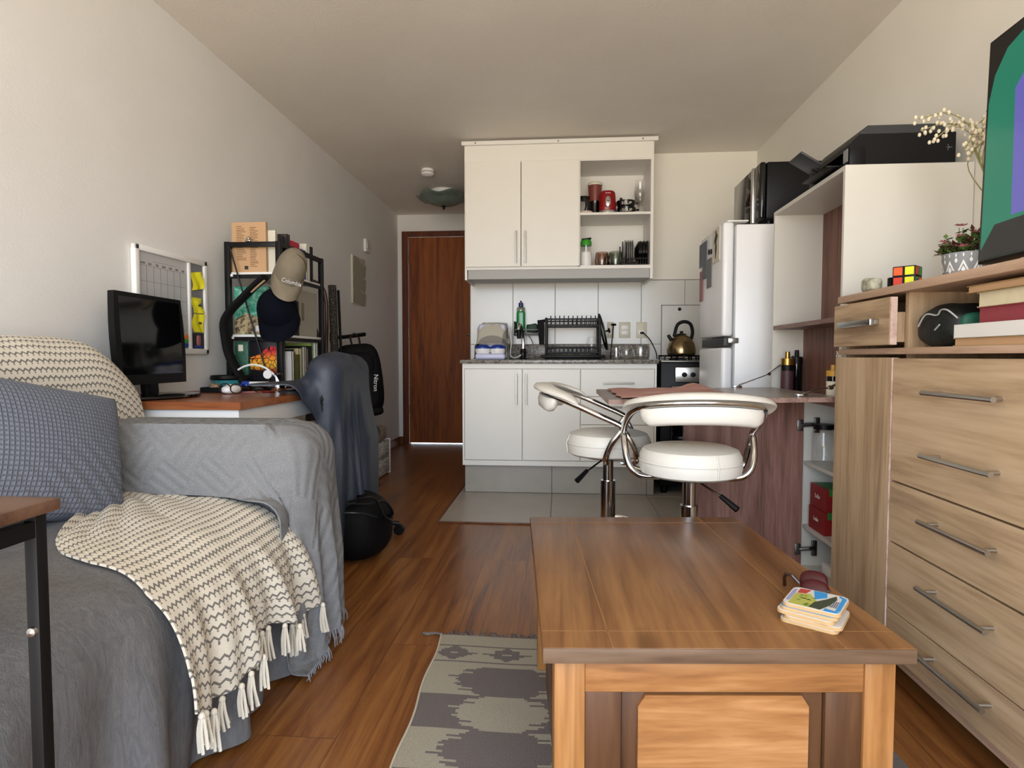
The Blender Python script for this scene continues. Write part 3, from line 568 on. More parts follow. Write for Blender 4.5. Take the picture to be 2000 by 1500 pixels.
for a, b, m, lb, nm in (((1367.5, 480), (1373, 521), 'magnet_grey', 'grey bluish photo magnet at the far edge of the fridge door', 'fridge_magnet'), ((1374, 475), (1380.5, 543), 'magnet_grey', 'long grey strip magnet second from the far edge', 'fridge_magnet'), ((1382, 508), (1390, 560), 'mid_grey', 'grey bookmark magnet in the middle of the upper fridge door', 'fridge_magnet'), ((1368, 532), (1372.5, 588), 'magnet_rose', 'rose coloured strip magnet low on the far side', 'fridge_magnet'), ((1384, 488), (1387, 497), 'black', 'small round black magnet farther from the dancer card', 'fridge_magnet'), ((1388.5, 487), (1391.5, 496), 'black', 'small round black magnet next to the dancer card', 'fridge_magnet')):
    y1, z1 = onx(*a); y0, z0 = onx(*b)
    if 'round' in lb: g = G().lathe([(.0, 0), (.014, 0), (.014, .004), (0, .005)], 16, (FX - .005, (y0 + y1) / 2, (z0 + z1) / 2), ax='x')
    else: g = G().box(FX - .004, y0, z0, FX - .0003, y1, z1, .001, seg=1)
    tag(g.obj(nm, m), lb, 'magnet', 'magnets on the fridge')
y1, z1 = onx(1393, 452); y0, z0 = onx(1406, 508); t = thing('picture_card', 'white card with a black dancer figure on the fridge door', 'card', (FX, y0, z0)); G().box(FX - .003, y0, z0, FX - .0003, y1, z1).obj('card', 'paper', t)
yc = (y0 + y1) / 2; q = [(0, .0), (.018, .06), (.01, .1), (.035, .13), (.03, .15), (.01, .14), (.012, .165), (.0, .172), (-.012, .165), (-.008, .145), (-.03, .12), (-.04, .09), (-.02, .11), (-.012, .09), (-.014, .05), (-.008, 0)]
G().prism([(yc - a * .9, z0 + .02 + b * (z1 - z0 - .03) / .172) for a, b in q], FX - .0042, FX - .0031, 'x').obj('figure', 'black', t, smooth=0)
mx0, my0, my1, mz0, mz1 = .955, 3.01, 3.45, 1.54, 1.812
t = thing('microwave', 'black microwave oven with a silver door strip on top of the fridge', 'microwave', (1.14, 3.23, 1.516))
G().box(mx0 + .03, my0, mz0, 1.33, my1, mz1, .012).obj('body', 'black', t); g = G().box(mx0, my0 + .13, mz0, mx0 + .03, my1, mz1, .008); o = g.obj('door', 'black_gloss', t)
G().box(mx0 - .006, my0 + .098, mz0, mx0 + .028, my0 + .128, mz1, .006).obj('strip', 'steel', t); G().box(mx0, my0, mz0, mx0 + .03, my0 + .096, mz1, .012, seg=3).obj('control_panel', 'black_gloss', t)
text('lettering', '- + 30', .018, (mx0 - .0008, my0 + .05, mz0 + .1), (R(90), 0, R(-90)), 'steel', t)
for x in (mx0 + .06, 1.29):
    for y in (my0 + .05, my1 - .05): G().cyl((x, y, 1.516), (x, y, mz0 + .002), .014, 8).obj('foot', 'black', t)

# ------------------------------------------------------------------ sofa corner (left)
n = N('crepe'); u = n.co('UV', (1, 1, 1)); a = n.noise(n.co(sc=(60, 60, 14)), 1, 5, .65, 1.5); b = n.noise(n.co(), 420, 2)
n.bump(n.ma('ADD', n.ma('MULTIPLY', a, .8), n.ma('MULTIPLY', b, .35)), .55, .006); n.done(n.ramp(a, [(.3, '5C5C5E'), (.7, '717173')]), .95)
n = N('grey_weave'); u = n.n('ShaderNodeTexCoord')                  # basket-weave relief blocks in the cloth
b = n.n('ShaderNodeTexChecker'); n.put(b.inputs['Vector'], n.co('UV', rot=(0, 0, R(38)))); b.inputs['Scale'].default_value = 11
w1 = n.n('ShaderNodeTexWave', bands_direction='X'); n.put(w1.inputs['Vector'], n.co('UV', rot=(0, 0, R(38)))); w1.inputs['Scale'].default_value = 11; w1.inputs['Distortion'].default_value = .6
w2 = n.n('ShaderNodeTexWave', bands_direction='Y'); n.put(w2.inputs['Vector'], n.co('UV', rot=(0, 0, R(38)))); w2.inputs['Scale'].default_value = 11; w2.inputs['Distortion'].default_value = .6
bb = n.ma('MULTIPLY_ADD', b.outputs[1], w1.outputs[1], n.ma('MULTIPLY', n.ma('SUBTRACT', 1, b.outputs[1]), w2.outputs[1])); fz = n.noise(n.co(), 380, 3)
n.bump(n.ma('ADD', n.ma('MULTIPLY', bb, .8), n.ma('MULTIPLY', fz, .5)), .55, .006); c = n.ramp(fz, [(.3, '6C6D6F'), (.7, '868788')]); n.done(n.mix(n.ma('MULTIPLY', bb, .12), c, lin('606164')), .95)
n = N('chevron'); u = n.n('ShaderNodeTexCoord'); sp = n.n('ShaderNodeSeparateXYZ'); n.t.links.new(u.outputs['UV'], sp.inputs[0])   # uv in metres
row = n.ma('DIVIDE', sp.outputs[1], .0235); fr_ = n.ma('FRACT', row)
zz = n.ma('PINGPONG', n.ma('DIVIDE', sp.outputs[0], .0082), 1); tri = n.ma('MULTIPLY', zz, .32)
dd = n.ma('ABSOLUTE', n.ma('SUBTRACT', n.ma('SUBTRACT', fr_, .3), tri)); line = n.ma('LESS_THAN', dd, .125)
dot = n.ma('MULTIPLY', n.ma('LESS_THAN', n.ma('ABSOLUTE', n.ma('SUBTRACT', fr_, .82)), .07), n.ma('GREATER_THAN', zz, .75))
nz = n.noise(n.co('UV'), 900, 2); ln = n.ma('MULTIPLY', n.ma('MAXIMUM', line, dot), n.ma('MULTIPLY_ADD', nz, .5, .6))
n.bump(n.ma('ADD', n.ma('MULTIPLY', ln, .4), nz), .4, .003); n.done(n.mix(ln, n.ramp(nz, [(.3, 'CFC7B6'), (.7, 'E4DDCE')]), lin('55524F')), .95)
n = N('waffle'); u = n.n('ShaderNodeTexCoord'); sp = n.n('ShaderNodeSeparateXYZ'); n.t.links.new(u.outputs['UV'], sp.inputs[0])
wx = n.ma('PINGPONG', n.ma('DIVIDE', sp.outputs[0], .0055), 1); wy = n.ma('PINGPONG', n.ma('DIVIDE', sp.outputs[1], .0055), 1)
h = n.ma('MINIMUM', n.ma('SMOOTH_MIN', wx, wy, .2), .5); n.bump(h, .8, .004); n.done(n.mix(n.ma('MULTIPLY', n.ma('SUBTRACT', .5, h), 1.3), lin('717784'), lin('474C57')), .95)

def wob(a, b, k=1.0):                                        # smooth cloth wobble
    return (sin(a * 17.3 * k + 1.1) * cos(b * 11.7 * k + .4) + .6 * sin(a * 29.1 * k + b * 13.9 * k + 2.2) + .4 * cos(b * 41 * k - a * 9 * k)) / 2
SY0, SY1, AY0, AY1 = .705, 1.87, 1.585, 1.855
sofa = thing('sofa', 'sofa in a grey crepe cover against the left wall', 'sofa', (-1.15, 1.3, 0))
g = G().box(-1.58, SY0, .06, -.78, AY1 - .01, .40, .04, seg=3); g.obj('base', 'crepe', sofa)
for x in (-1.5, -.84):
    for y in (SY0 + .1, AY1 - .12): G().cyl((x, y, 0), (x, y, .07), .022, 10).obj('leg', 'black', sofa)
G().sup((-1.475, 1.27, .65), (.112, .56, .235), .32, .32, 40, 20).obj('backrest', 'crepe', sofa)
G().box(-1.5, AY0 + .012, .3, -.705, AY1 - .012, .665, .07, seg=4).obj('armrest', 'crepe', sofa)
# the cover falls over the seat front to the floor in soft folds
prof = [(-1.37, .495), (-1.2, .487), (-1.0, .482), (-.86, .47), (-.79, .445), (-.757, .40), (-.745, .34), (-.745, .25), (-.752, .13), (-.766, .012)]
pr, _ = resample(smooth_path([(a, 0, b) for a, b in prof], 6), 60); ny = 110; A = np.zeros((ny, 60, 3)); uvs = []
for i in range(ny):
    y = SY0 + (AY0 + .09 - SY0) * i / (ny - 1)
    for j in range(60):
        x, _, z = pr[j]; t = max(0, (.45 - z) / .45)
        fold = t * (.032 * sin(y * 19 + 1.8 * t) + .018 * sin(y * 43 + 2 + t) + .008 * wob(y, z))
        A[i, j] = (x + fold + (.02 * t * t), y, z + (1 - min(1, t * 6)) * .006 * wob(x * 1.4, y)); uvs.append((y, j * .02))
G().grid(A, uv=uvs, thick=.004).obj('cover', 'crepe', sofa, smooth=60)
# cream throw over the backrest, down the seat and over the front
bk = [(-1.575, .84), (-1.55, .905), (-1.49, .935), (-1.42, .925), (-1.365, .875), (-1.34, .79), (-1.33, .68), (-1.325, .57), (-1.30, .51)]
st = [(-1.2, .5), (-1.0, .494), (-.86, .483), (-.782, .455), (-.728, .40), (-.705, .33), (-.70, .255), (-.704, .2)]
path = smooth_path([(a, 0, b) for a, b in bk + st], 6); pp, L = resample(path, 150); nj = 64; A = np.zeros((150, nj, 3)); uvs = []
for i in range(150):
    x, _, z = pp[i]; s = i / 149; sm = min(1, max(0, (s - .42) / .4)); front = max(0, (.44 - z) / .24) if s > .6 else 0
    yl = 1.16 * (1 - sm) + 1.05 * sm + .30 * math.exp(-((s - .50) / .1) ** 2) * 1.0; yr = (1.855 - .0 * sm) if s < .3 else 1.855 + (1.575 - 1.855) * min(1, (s - .3) / .12)
    if front: yr += .075 * front; yl -= .01 * front
    for j in range(nj):
        v = j / (nj - 1); y = yl + (yr - yl) * v
        e = max(0, (y - 1.66) / .2) if s < .4 else 0; dz = -.11 * e * e if z > .6 else 0
        rip = .006 * wob(x * .9, y) * (1 if front == 0 else 0) + (.010 * sin(v * 6.28 * 2.2 + s * 30) * math.exp(-((s - .55) / .14) ** 2))
        fold = front * (.024 * sin(v * 6.28 * 3.1 + .8) + .012 * sin(v * 6.28 * 7.3 + 2)) + (.012 * front)
        A[i, j] = (x + fold, y, z + dz + abs(rip) + (front * .03 * sin(v * 6.28 * 1.6 + 2.4) if i > 140 else 0)); uvs.append((v * .66, i / 149 * L))
th = tag(G().grid(A, uv=uvs, thick=.005).obj('throw_blanket', 'chevron', smooth=70), 'cream throw blanket with grey zigzag rows and tassels over the sofa back and seat', 'throw blanket')
M('tassel_yarn', 'DDD5C4', .95, bump=.4, bsc=500)
for k in range(18):
    j = int(2 + k * (nj - 5) / 17); p = Vector(A[149, j]) + Vector((.004, 0, 0)); g = G(); ln = .07 + .02 * rnd.random()
    g.sup(p + Vector((0, 0, -.008)), (.007, .007, .008), 1, 1, 8, 6)
    for q in range(5):
        a = 2 * pi * q / 5; d = Vector((cos(a) * .009 + .004, sin(a) * .009 + (rnd.random() - .5) * .012, -ln + .012 * rnd.random()))
        g.tube(smooth_path([p + Vector((cos(a) * .003, sin(a) * .003, -.012)), p + Vector((cos(a) * .007, sin(a) * .007, -ln * .5)), p + d], 3), .0032, 5)
    g.obj('tassel', 'tassel_yarn', th)
# grey throw on the armrest
arm = rbox((-1.105, (AY0 + AY1) / 2, .48), (.41, (AY1 - AY0) / 2, .195), .085); seat = rbox((-1.16, 1.15, .25), (.42, .45, .238), .05); back = rbox((-1.49, 1.3, .6), (.13, .56, .28), .1)
sd = union(arm, seat, back, lambda p: p[..., 2] - .01)
P0 = sheet(-1.40, -.315, 1.435, 1.885, .692, 80, 36); pin = np.zeros((80, 36), bool); pin[:46, -2:] = True; pin[:44, 14:30:3] = True; pin[0, :] = False
P0[..., 2] -= np.clip((P0[..., 1] - 1.79) / .08, 0, 1) ** 2 * .04 + np.clip((1.63 - P0[..., 1]) / .1, 0, 1) ** 2 * .02
P = drape(P0, sd, 230, off=.012, fric=.8, pin=pin, bend=.1)
fz_ = np.clip((.58 - P[..., 2]) / .3, 0, 1) * (P[..., 0] > -.74); fz_ *= np.clip((P[..., 1] - 1.6) / .08, 0, 1); P[..., 0] += fz_ * (.012 + .014 * np.sin(P[..., 1] * 48 + 1) + .008 * np.sin(P[..., 1] * 97))
uv = [(i * 1.09 / 79, j * .475 / 35) for i in range(80) for j in range(36)]
th = tag(G().grid(P, uv=uv, thick=.004).obj('grey_throw', 'grey_weave', smooth=70), 'grey woven throw with fringed edges over the far armrest of the sofa', 'throw blanket')
M('fringe_yarn', '85868A', .95); g = G()
for nm_, edge, side in (('far', [P[i, -1] for i in range(46, 80)], Vector((.026, .018, -.022))), ('hem', [P[-1, j] for j in range(35, -1, -1)], Vector((.004, -.004, -.034)))):
    ep, eL = resample(edge, int(np.linalg.norm(np.diff(np.array(edge), axis=0), axis=1).sum() / .0042))
    for p in ep:
        p = Vector(p); d = side + Vector((rnd.uniform(-.008, .008), rnd.uniform(-.008, .008), rnd.uniform(-.014, .004)))
        if p.z + d.z < .006: d.z = .006 - p.z
        g.tube([p, p + d * .5 + Vector((.003, 0, 0)), p + d], .0016, 4, r1=.001)
g.obj('fringe', 'fringe_yarn', th)
# blue grey cushion leaning against the back
nu, nv = 60, 60; A = np.zeros((2, nu, nv, 3)); W2, H2 = .27, .17
for s in (0, 1):
    for i in range(nu):
        for j in range(nv):
            a, b = 2 * i / (nu - 1) - 1, 2 * j / (nv - 1) - 1; t = (max(0, 1 - a * a) * max(0, 1 - b * b)) ** .42
            px = a * W2 * (1 - .05 * (1 - b * b)); pz = b * H2 * (1 - .05 * (1 - a * a)); cr = .006 * sin(30 * (a + b * .8)) * max(0, a * .5 - b * .6) * t * (1 if s == 0 else 0)
            A[s, i, j] = (px, (-.085 if s == 0 else .06) * t + cr, pz)
g = G(); uv = [(i * 2 * W2 / (nu - 1), j * 2 * H2 / (nv - 1)) for i in range(nu) for j in range(nv)]
g.grid(A[0], uv=uv); g.grid(A[1][::-1], uv=uv)
g.xf(Matrix.Translation((-1.225, 1.27, .668)) @ Matrix.Rotation(R(84), 4, 'Z') @ Matrix.Rotation(R(-16), 4, 'X') @ Matrix.Rotation(R(14), 4, 'Y'))
tag(g.obj('cushion', 'waffle', smooth=80, weld=True), 'large blue grey waffle cushion leaning on the sofa back', 'cushion')
# small side table at the near end of the sofa
t = thing('side_table', 'black framed side table with a brown wooden top at the near end of the sofa', 'side table', (-.86, .43, 0)); zt = .706
G().box(-1.1, .15, zt - .016, -.617, .70, zt, .004).obj('table_top', 'table_brown', t)
for x in (-1.08, -.647):
    for y in (.17, .676): g = G().box(x, y, 0, x + .016, y + .016, zt - .016, .001); o = g.obj('leg', 'black_metal', t)
for z in (.1, zt - .045):
    g = G()
    for y in (.17, .676): g.box(-1.066, y + .001, z, -.648, y + .015, z + .02)
    for x in (-1.079, -.646): g.box(x, .187, z, x + .014, .676, z + .02)
    g.obj('frame', 'black_metal', t, smooth=0)
for z in (zt - .035, .545): G().lathe([(.0065, 0), (.0055, -.004), (0, -.0055)], 12, (-.639, .676, z), ax='y').xf(Matrix()).obj('screw', 'steel', t, label='steel screw head')

# ------------------------------------------------------------------ desk with shelf tower
DZT, DYN, DXR = .73, 1.915, -1.05
t = thing('desk', 'desk with a reddish wooden top and white apron behind the sofa', 'desk', (-1.33, 2.5, 0))
G().prism([(XL + .005, DYN), (DXR, DYN), (DXR, 2.9), (-1.272, 2.9), (-1.272, 3.26), (XL + .005, 3.26)], DZT - .026, DZT).obj('desk_top', 'desk_top', t, smooth=0); G().box(XL + .005, DYN - .002, DZT - .0255, DXR, DYN + .001, DZT - .0005).box(DXR - .001, DYN, DZT - .0255, DXR + .0015, 2.9, DZT - .0005).obj('edge_band', 'desk_edge', t, smooth=0)
g = G().box(XL + .01, DYN + .012, DZT - .092, DXR - .012, DYN + .03, DZT - .026); g.box(DXR - .03, DYN + .03, DZT - .092, DXR - .012, 2.88, DZT - .026); g.obj('apron', 'white', t, smooth=0)
for x, y in ((XL + .02, DYN + .035), (DXR - .06, DYN + .035), (XL + .02, 3.25), (DXR - .06, 2.85)): G().box(x, y, 0, x + .03, y + .03, DZT - .027, .002).obj('leg', 'black_metal', t)
TX, TXR, TY, TYF = -1.555, -1.285, 2.72, 3.24
t = thing('shelf_tower', 'black steel shelf tower with white shelves standing on the desk', 'shelf', ((TX + TXR) / 2, 2.98, DZT)); zs = (.752, .985, 1.275)
for x in (TX, TXR - .024):
    for y in (TY, TYF - .024): G().box(x, y, DZT, x + .024, y + .024, 1.415, .002).obj('post', 'black_metal', t)
G().box(TX + .024, TY + .002, 1.39, TXR - .024, TY + .02, 1.413, .002).obj('rail', 'black_metal', t); G().box(TXR - .022, TY + .024, 1.39, TXR - .002, TYF - .024, 1.413, .002).obj('rail', 'black_metal', t); G().box(TX + .002, TY + .024, 1.39, TX + .022, TYF - .024, 1.413, .002).obj('rail', 'black_metal', t)
for z in zs:
    G().box(TX + .026, TY + .012, z - .012, TXR - .012, TYF - .02, z, .002).obj('shelf_board', 'white', t)
    g = G().box(TX + .026, TY + .004, z - .03, TXR - .026, TY + .012, z - .012); g.box(TXR - .012, TY + .026, z - .03, TXR - .004, TYF - .026, z - .012); g.obj('shelf_rail', 'black_metal', t, smooth=0)
    for x in (TX + .028, TXR - .04): G().box(x, TY, z - .022, x + .012, TY + .005, z - .01, .002).obj('clip', 'white', t)
G().cyl((TX + .03, TY - .004, 1.39), (TXR - .06, TY - .004, .76), .004, 8).obj('brace', 'black_metal', t)
def book(nm, lb, x0, y0, z0, x1, y1, z1, col, group=None, spine='x1', page='pages', cover=.0022, cat='book'):   # covers + page block, spine on one side
    c = M('cover_' + col, col, .5); t = thing(nm, lb, cat, ((x0 + x1) / 2, (y0 + y1) / 2, z0), 0, group)
    ax = 0 if (x1 - x0) < min(y1 - y0, z1 - z0) else (1 if (y1 - y0) < min(x1 - x0, z1 - z0) else 2); lo = [x0, y0, z0]; hi = [x1, y1, z1]; g = G()
    a = hi[:]; a[ax] = lo[ax] + cover; g.box(*lo, *a); a = lo[:]; a[ax] = hi[ax] - cover; g.box(*a, *hi)
    k = 'xyz'.index(spine[0]); l2, h2 = lo[:], hi[:]
    if spine[1] == '1': l2[k] = hi[k] - cover
    else: h2[k] = lo[k] + cover
    g.box(*l2, *h2); g.obj('cover', c, t, smooth=0)
    l2, h2 = [q + .003 for q in lo], [q - .003 for q in hi]; l2[ax] = lo[ax] + cover; h2[ax] = hi[ax] - cover
    if spine[1] == '1': h2[k] = hi[k] - cover
    else: l2[k] = lo[k] + cover
    if spine[0] != 'z': l2[2] = lo[2] + .0015
    g = G().box(*l2, *h2); g.obj('pages', page, t, smooth=0); return t
def lines(t, x0, x1, z0, z1, y, n, mat, h=.0022):              # printed text rows as one thin mesh
    g = G()
    for i in range(n):
        z = z1 - (z1 - z0) * i / max(1, n - 1); g.box(x0, y - .0003, z - h / 2, x0 + (x1 - x0) * (.55 + .45 * rnd.random()), y, z + h / 2)
    return g.obj('printing', mat, t, smooth=0)
z = zs[2]; bk = book('big_book', 'large tan book showing its printed back cover on top of the shelf tower', -1.535, 2.755, z, -1.368, 2.77, z + .235, 'C09A72', spine='x1')
lines(bk, -1.512, -1.465, z + .06, z + .215, 2.755, 20, 'pine_dark'); lines(bk, -1.447, -1.405, z + .03, z + .21, 2.755, 24, 'pine_dark'); G().box(-1.475, 2.7546, z + .015, -1.457, 2.755, z + .032).obj('barcode', 'dark_grey', bk, smooth=0)
t = thing('binder_clip', 'small silver clip on the front rail before the tan book', 'clip', (-1.44, 2.73, 1.413)); G().box(-1.452, 2.718, 1.4135, -1.428, 2.74, 1.424, .003).obj('body', 'steel', t); G().sup((-1.44, 2.729, 1.43), (.009, .009, .009), 1, 1, 12, 8).obj('knob', 'steel', t)
yy = 2.775
for i, (w_, h_, c, lb) in enumerate(((.012, .2, 'D8D2C0', 'thin cream book right behind the large tan book'), (.02, .185, '2A2A2C', 'dark grey book behind the cream one on the tower top'), (.026, .178, '17171A', 'thick black book on the tower top before the red book'), (.02, .176, '202226', 'black book touching the red book on the tower top'))):
    book('book', lb, -1.49, yy, z, -1.33 + .008 * i, yy + w_, z + h_, c, 'books on top of the tower', spine='x1'); yy += w_ + .002
for i, (w_, h_, c, lb) in enumerate(((.03, .2, '3A2D2C', 'brown book leaning beside the red book'), (.09, .175, 'B01E38', 'wide red folder on the tower top behind the khaki cap'), (.06, .15, '274A86', 'blue folder in front of the tower top end'), (.03, .188, 'D9D4C6', 'white book near the end of the tower top'), (.025, .178, '161618', 'black book at the far end of the tower top'))):
    book('book', lb, -1.49 + .01 * i, yy, z, -1.315 + .006 * i, yy + w_, z + h_, c, 'books on top of the tower', spine='x1'); yy += w_ + .003
# middle shelf
z = zs[1]; t = thing('folder', 'teal green box folder with a leafy picture on the middle shelf', 'folder', (-1.43, 2.76, z))
n = N('leafy'); nn = n.noise(n.co(), 22, 5, .7, 1); n.done(n.ramp(nn, [(.35, '1E6A55'), (.5, '3F9C85'), (.6, '8FC9B7'), (.75, 'B9DDD0')]), .3)
n = N('leafy_dark'); nn = n.noise(n.co(), 45, 5, .7, 1); n.done(n.ramp(nn, [(.35, '231C17'), (.45, '5A4A38'), (.58, 'C9B68E'), (.7, '3F6B52')]), .3)
G().box(-1.527, 2.75, z, -1.36, 2.79, z + .225, .002).obj('cover', 'leafy', t); G().prism([(-1.525, z + .002), (-1.365, z + .002), (-1.37, z + .05), (-1.42, z + .085), (-1.47, z + .1), (-1.525, z + .07)], 2.7494, 2.7499, 'y').obj('picture', 'leafy_dark', t, smooth=0)
G().box(-1.425, 2.7488, z + .015, -1.395, 2.7494, z + .042).obj('barcode', 'white', t, smooth=0)
yy = 2.86
for i in range(4):
    book('book', ['glossy black book nearest the caps on the middle shelf', 'second black book on the middle shelf', 'third black book on the middle shelf', 'black book touching the grey magazine box'][i], -1.48, yy, z, -1.302, yy + .021, z + .175 - .004 * (i % 2), ['0D0D0F', '2A2A2D', '101114', '18181A'][i], 'black books on the middle shelf'); yy += .0235
t = thing('magazine_box', 'grey cardboard magazine box with a slanted cut on the middle shelf', 'magazine box', (-1.4, 3.05, z))
M('grey_card', '9A948A', .7); G().prism([(2.965, z), (3.19, z), (3.2, z + .1), (3.2, z + .235), (2.965, z + .235)], -1.5, -1.31, 'x').obj('box', 'grey_card', t, smooth=0); G().box(-1.31, 3.0, z + .08, -1.3085, 3.03, z + .17).obj('label_strip', M('olive_tag', '6F6850', .7), t, smooth=0)
# lower compartment
z = zs[0]; t = thing('green_box', 'tall dark green speckled file box with yellow letters on the lower shelf', 'box', (-1.49, 2.77, z))
n = N('speckled_green'); n.done(n.ramp(n.noise(n.co(), 150, 3), [(.4, '234C3B'), (.62, '3E6E58')]), .4); G().box(-1.527, 2.745, z, -1.462, 2.83, z + .2, .002).obj('box', 'speckled_green', t); G().box(-1.508, 2.7442, z + .155, -1.485, 2.7448, z + .185).obj('sticker', 'paper', t, smooth=0)
text('lettering', 'IPE', .026, (-1.486, 2.7445, z + .03), (R(90), R(-90), 0), 'yellow', t)
t = thing('file_binder', 'black binder with a red and orange cracked lava print facing the room', 'binder', (-1.375, 2.79, z))
G().box(-1.452, 2.74, z, -1.318, 2.83, z + .212, .003).obj('cover', M('near_black', '17131A', .4), t)
n = N('lava'); v = n.n('ShaderNodeTexVoronoi', feature='DISTANCE_TO_EDGE'); n.put(v.inputs['Vector'], n.co()); v.inputs['Scale'].default_value = 42; v.inputs['Randomness'].default_value = 1
gz = n.n('ShaderNodeTexCoord'); sz = n.n('ShaderNodeSeparateXYZ'); n.t.links.new(gz.outputs['Generated'], sz.inputs[0])
c = n.ramp(n.ma('ADD', sz.outputs[2], n.ma('MULTIPLY', n.noise(n.co(), 30, 2), .3)), [(.2, '8A2418'), (.45, 'F0B83A'), (.7, 'F08A2C'), (.95, 'D6353A')]); n.done(n.mix(n.ma('LESS_THAN', v.outputs[0], .055), c, lin('140A0C')), .3)
G().prism([(-1.448, z + .07), (-1.32, z + .055), (-1.32, z + .175), (-1.35, z + .178), (-1.372, z + .165), (-1.4, z + .14), (-1.448, z + .125)], 2.7392, 2.7398, 'y').obj('print', 'lava', t, smooth=0)
yy = 2.85; cols = ['E8E6E0', '1B1B1D', '6F6A2E', '4C4A22', 'D9CFA0', '1A1716', 'B9B4A4', '22201E', 'EFEDE6', '141414', 'A8C66A', '88B055', 'D8DDE0']
for i, c in enumerate(cols):
    w_ = (.02, .018, .026, .022, .03, .02, .018, .022, .018, .03, .02, .02, .024)[i]; h_ = (.155, .165, .15, .14, .17, .178, .178, .18, .17, .185, .2, .2, .205)[i]
    nm = ['white paperback nearest the lava binder', 'black book after the white paperback', 'olive brown book in the lower row', 'dark olive book, the shortest in the row', 'pale yellow book in the lower row', 'black book after the pale yellow one', 'beige book in the lower row', 'dark brown book in the middle of the lower row', 'white spine between two dark books', 'thick black book before the light green ones', 'first light green book near the end of the row', 'second light green book near the end of the row', 'pale grey book at the far end of the row'][i]
    book('book', nm, -1.46, yy, z, -1.296 - .006 * (i % 3), yy + w_, z + h_, c, 'books in the lower row of the tower'); yy += w_ + .0022
# caps hanging on the tower corner
def cap(nm, lb, mat, c, tilt, s, brim_mat=None):               # cap hanging crown up/back, brim pointing down towards the room
    t = thing(nm, lb, 'hat', c); m = Matrix.Translation(c) @ tilt @ Matrix.Diagonal((s[0], s[1], s[2], 1)); g = G(); A = []
    for i in range(40):
        a = 2 * pi * i / 40; A.append([(.092 * cos(a) * cos(b) ** .8, .098 * sin(a) * cos(b) ** .8, .11 * sin(b) ** .9 if b > 0 else 0) for b in np.linspace(0, pi / 2 - .001, 12)])
    g.grid(A, wrap=True, thick=.002); g.xf(m); g.obj('crown', mat, t, smooth=60, weld=False)
    A = []
    for i in range(25):
        a = pi + pi * (i / 24); ca, sa = cos(a), sin(a)
        A.append([(.09 * ca * (1 + .02 * k), .095 * sa - .075 * k * abs(sa) ** .7, .002 - .022 * k * k - .02 * (1 - abs(sa)) * 0 - .028 * k * ca * ca) for k in np.linspace(0, 1, 8)])
    g = G(); g.grid(A, thick=.003); g.xf(m); g.obj('brim', brim_mat or mat, t, smooth=60)
    g = G(); g.sup((0, 0, .111), (.007, .007, .004), 1, 1, 10, 6); g.xf(m); g.obj('button', mat, t); return t, m
tl = Matrix.Rotation(R(14), 4, 'Z') @ Matrix.Rotation(R(62), 4, 'X') @ Matrix.Rotation(R(0), 4, 'Y')
tl = Matrix.Rotation(R(32), 4, 'Z') @ Matrix.Rotation(R(14), 4, 'Y') @ Matrix.Rotation(R(52), 4, 'X')
cx, cz = at(566, 532, 2.64); t, m = cap('khaki_hat', 'khaki cap with white lettering hanging over the navy cap on the shelf tower', 'khaki', (cx, 2.64, cz), tl, (.72, .95, 1.05))
tx = text('lettering', 'Columbia', .03, (0, 0, 0), (0, 0, 0), 'white', None, .0006); tx.parent = t; q = m @ Matrix.Translation((.012, -.0985, .032)) @ Matrix.Rotation(R(82), 4, 'X'); tx.matrix_basis = Matrix.Translation(-Vector((cx, 2.64, cz))) @ q
tl = Matrix.Rotation(R(14), 4, 'Z') @ Matrix.Rotation(R(-4), 4, 'Y') @ Matrix.Rotation(R(46), 4, 'X')
cx, cz = at(551, 612, 2.7); cap('navy_hat', 'dark navy cap hanging below the khaki one, brim down', 'navy_cap', (cx, 2.66, cz), tl, (.95, 1, 1))

# things on the desk
t = thing('monitor', 'black computer monitor on the desk behind the sofa arm', 'monitor', (-1.43, 2.1, DZT), R(0))
m = Matrix.Translation((-1.492, 2.105, .945)) @ Matrix.Rotation(R(92), 4, 'Z') @ Matrix.Rotation(R(-3), 4, 'X')
q = [(-.21, -.145)]; out = [(-.188 - .01 * sin(pi * k / 8), -.164 + .322 * k / 8) for k in range(9)] + [(.188 + .01 * sin(pi * k / 8), .158 - .322 * k / 8) for k in range(9)]
g = G().prism(out, -.012, .01, 'y'); g.xf(m); o = g.obj('housing', 'black', t, smooth=25); g = G().box(-.172, -.0132, -.128, .172, -.0121, .142); g.xf(m); g.obj('screen', 'black_gloss', t, smooth=0)
g = G().sup((0, .03, 0), (.14, .03, .1), .4, .4, 24, 10); g.xf(m); g.obj('back_shell', 'black', t); g = G().box(-.035, .0, -.2, .035, .03, -.12, .008); g.xf(m); g.obj('neck', 'black', t)
g = G().lathe([(.001, 0), (.13, 0), (.135, .006), (.13, .012), (.05, .02), (0, .021)], 40, (-1.45, 2.1, DZT), sx=.82, sy=1.25); g.obj('stand', 'black_gloss', t)
t = thing('plug', 'black cable plug lying on the near corner of the desk by the monitor', 'plug', (-1.53, 1.95, DZT)); x, y = -1.545, 1.945
G().box(x - .02, y - .012, DZT, x + .02, y + .012, DZT + .022, .006).obj('body', 'black', t); G().tube(smooth_path([(x + .015, y, DZT + .011), (x + .04, y + .006, DZT + .007), (x + .07, y + .01, DZT + .005)], 5), .005, 6).obj('cable', 'black', t)
t = thing('glasses', 'pair of dark rimmed glasses on the desk by the monitor stand', 'glasses', (-1.3, 2.3, DZT))
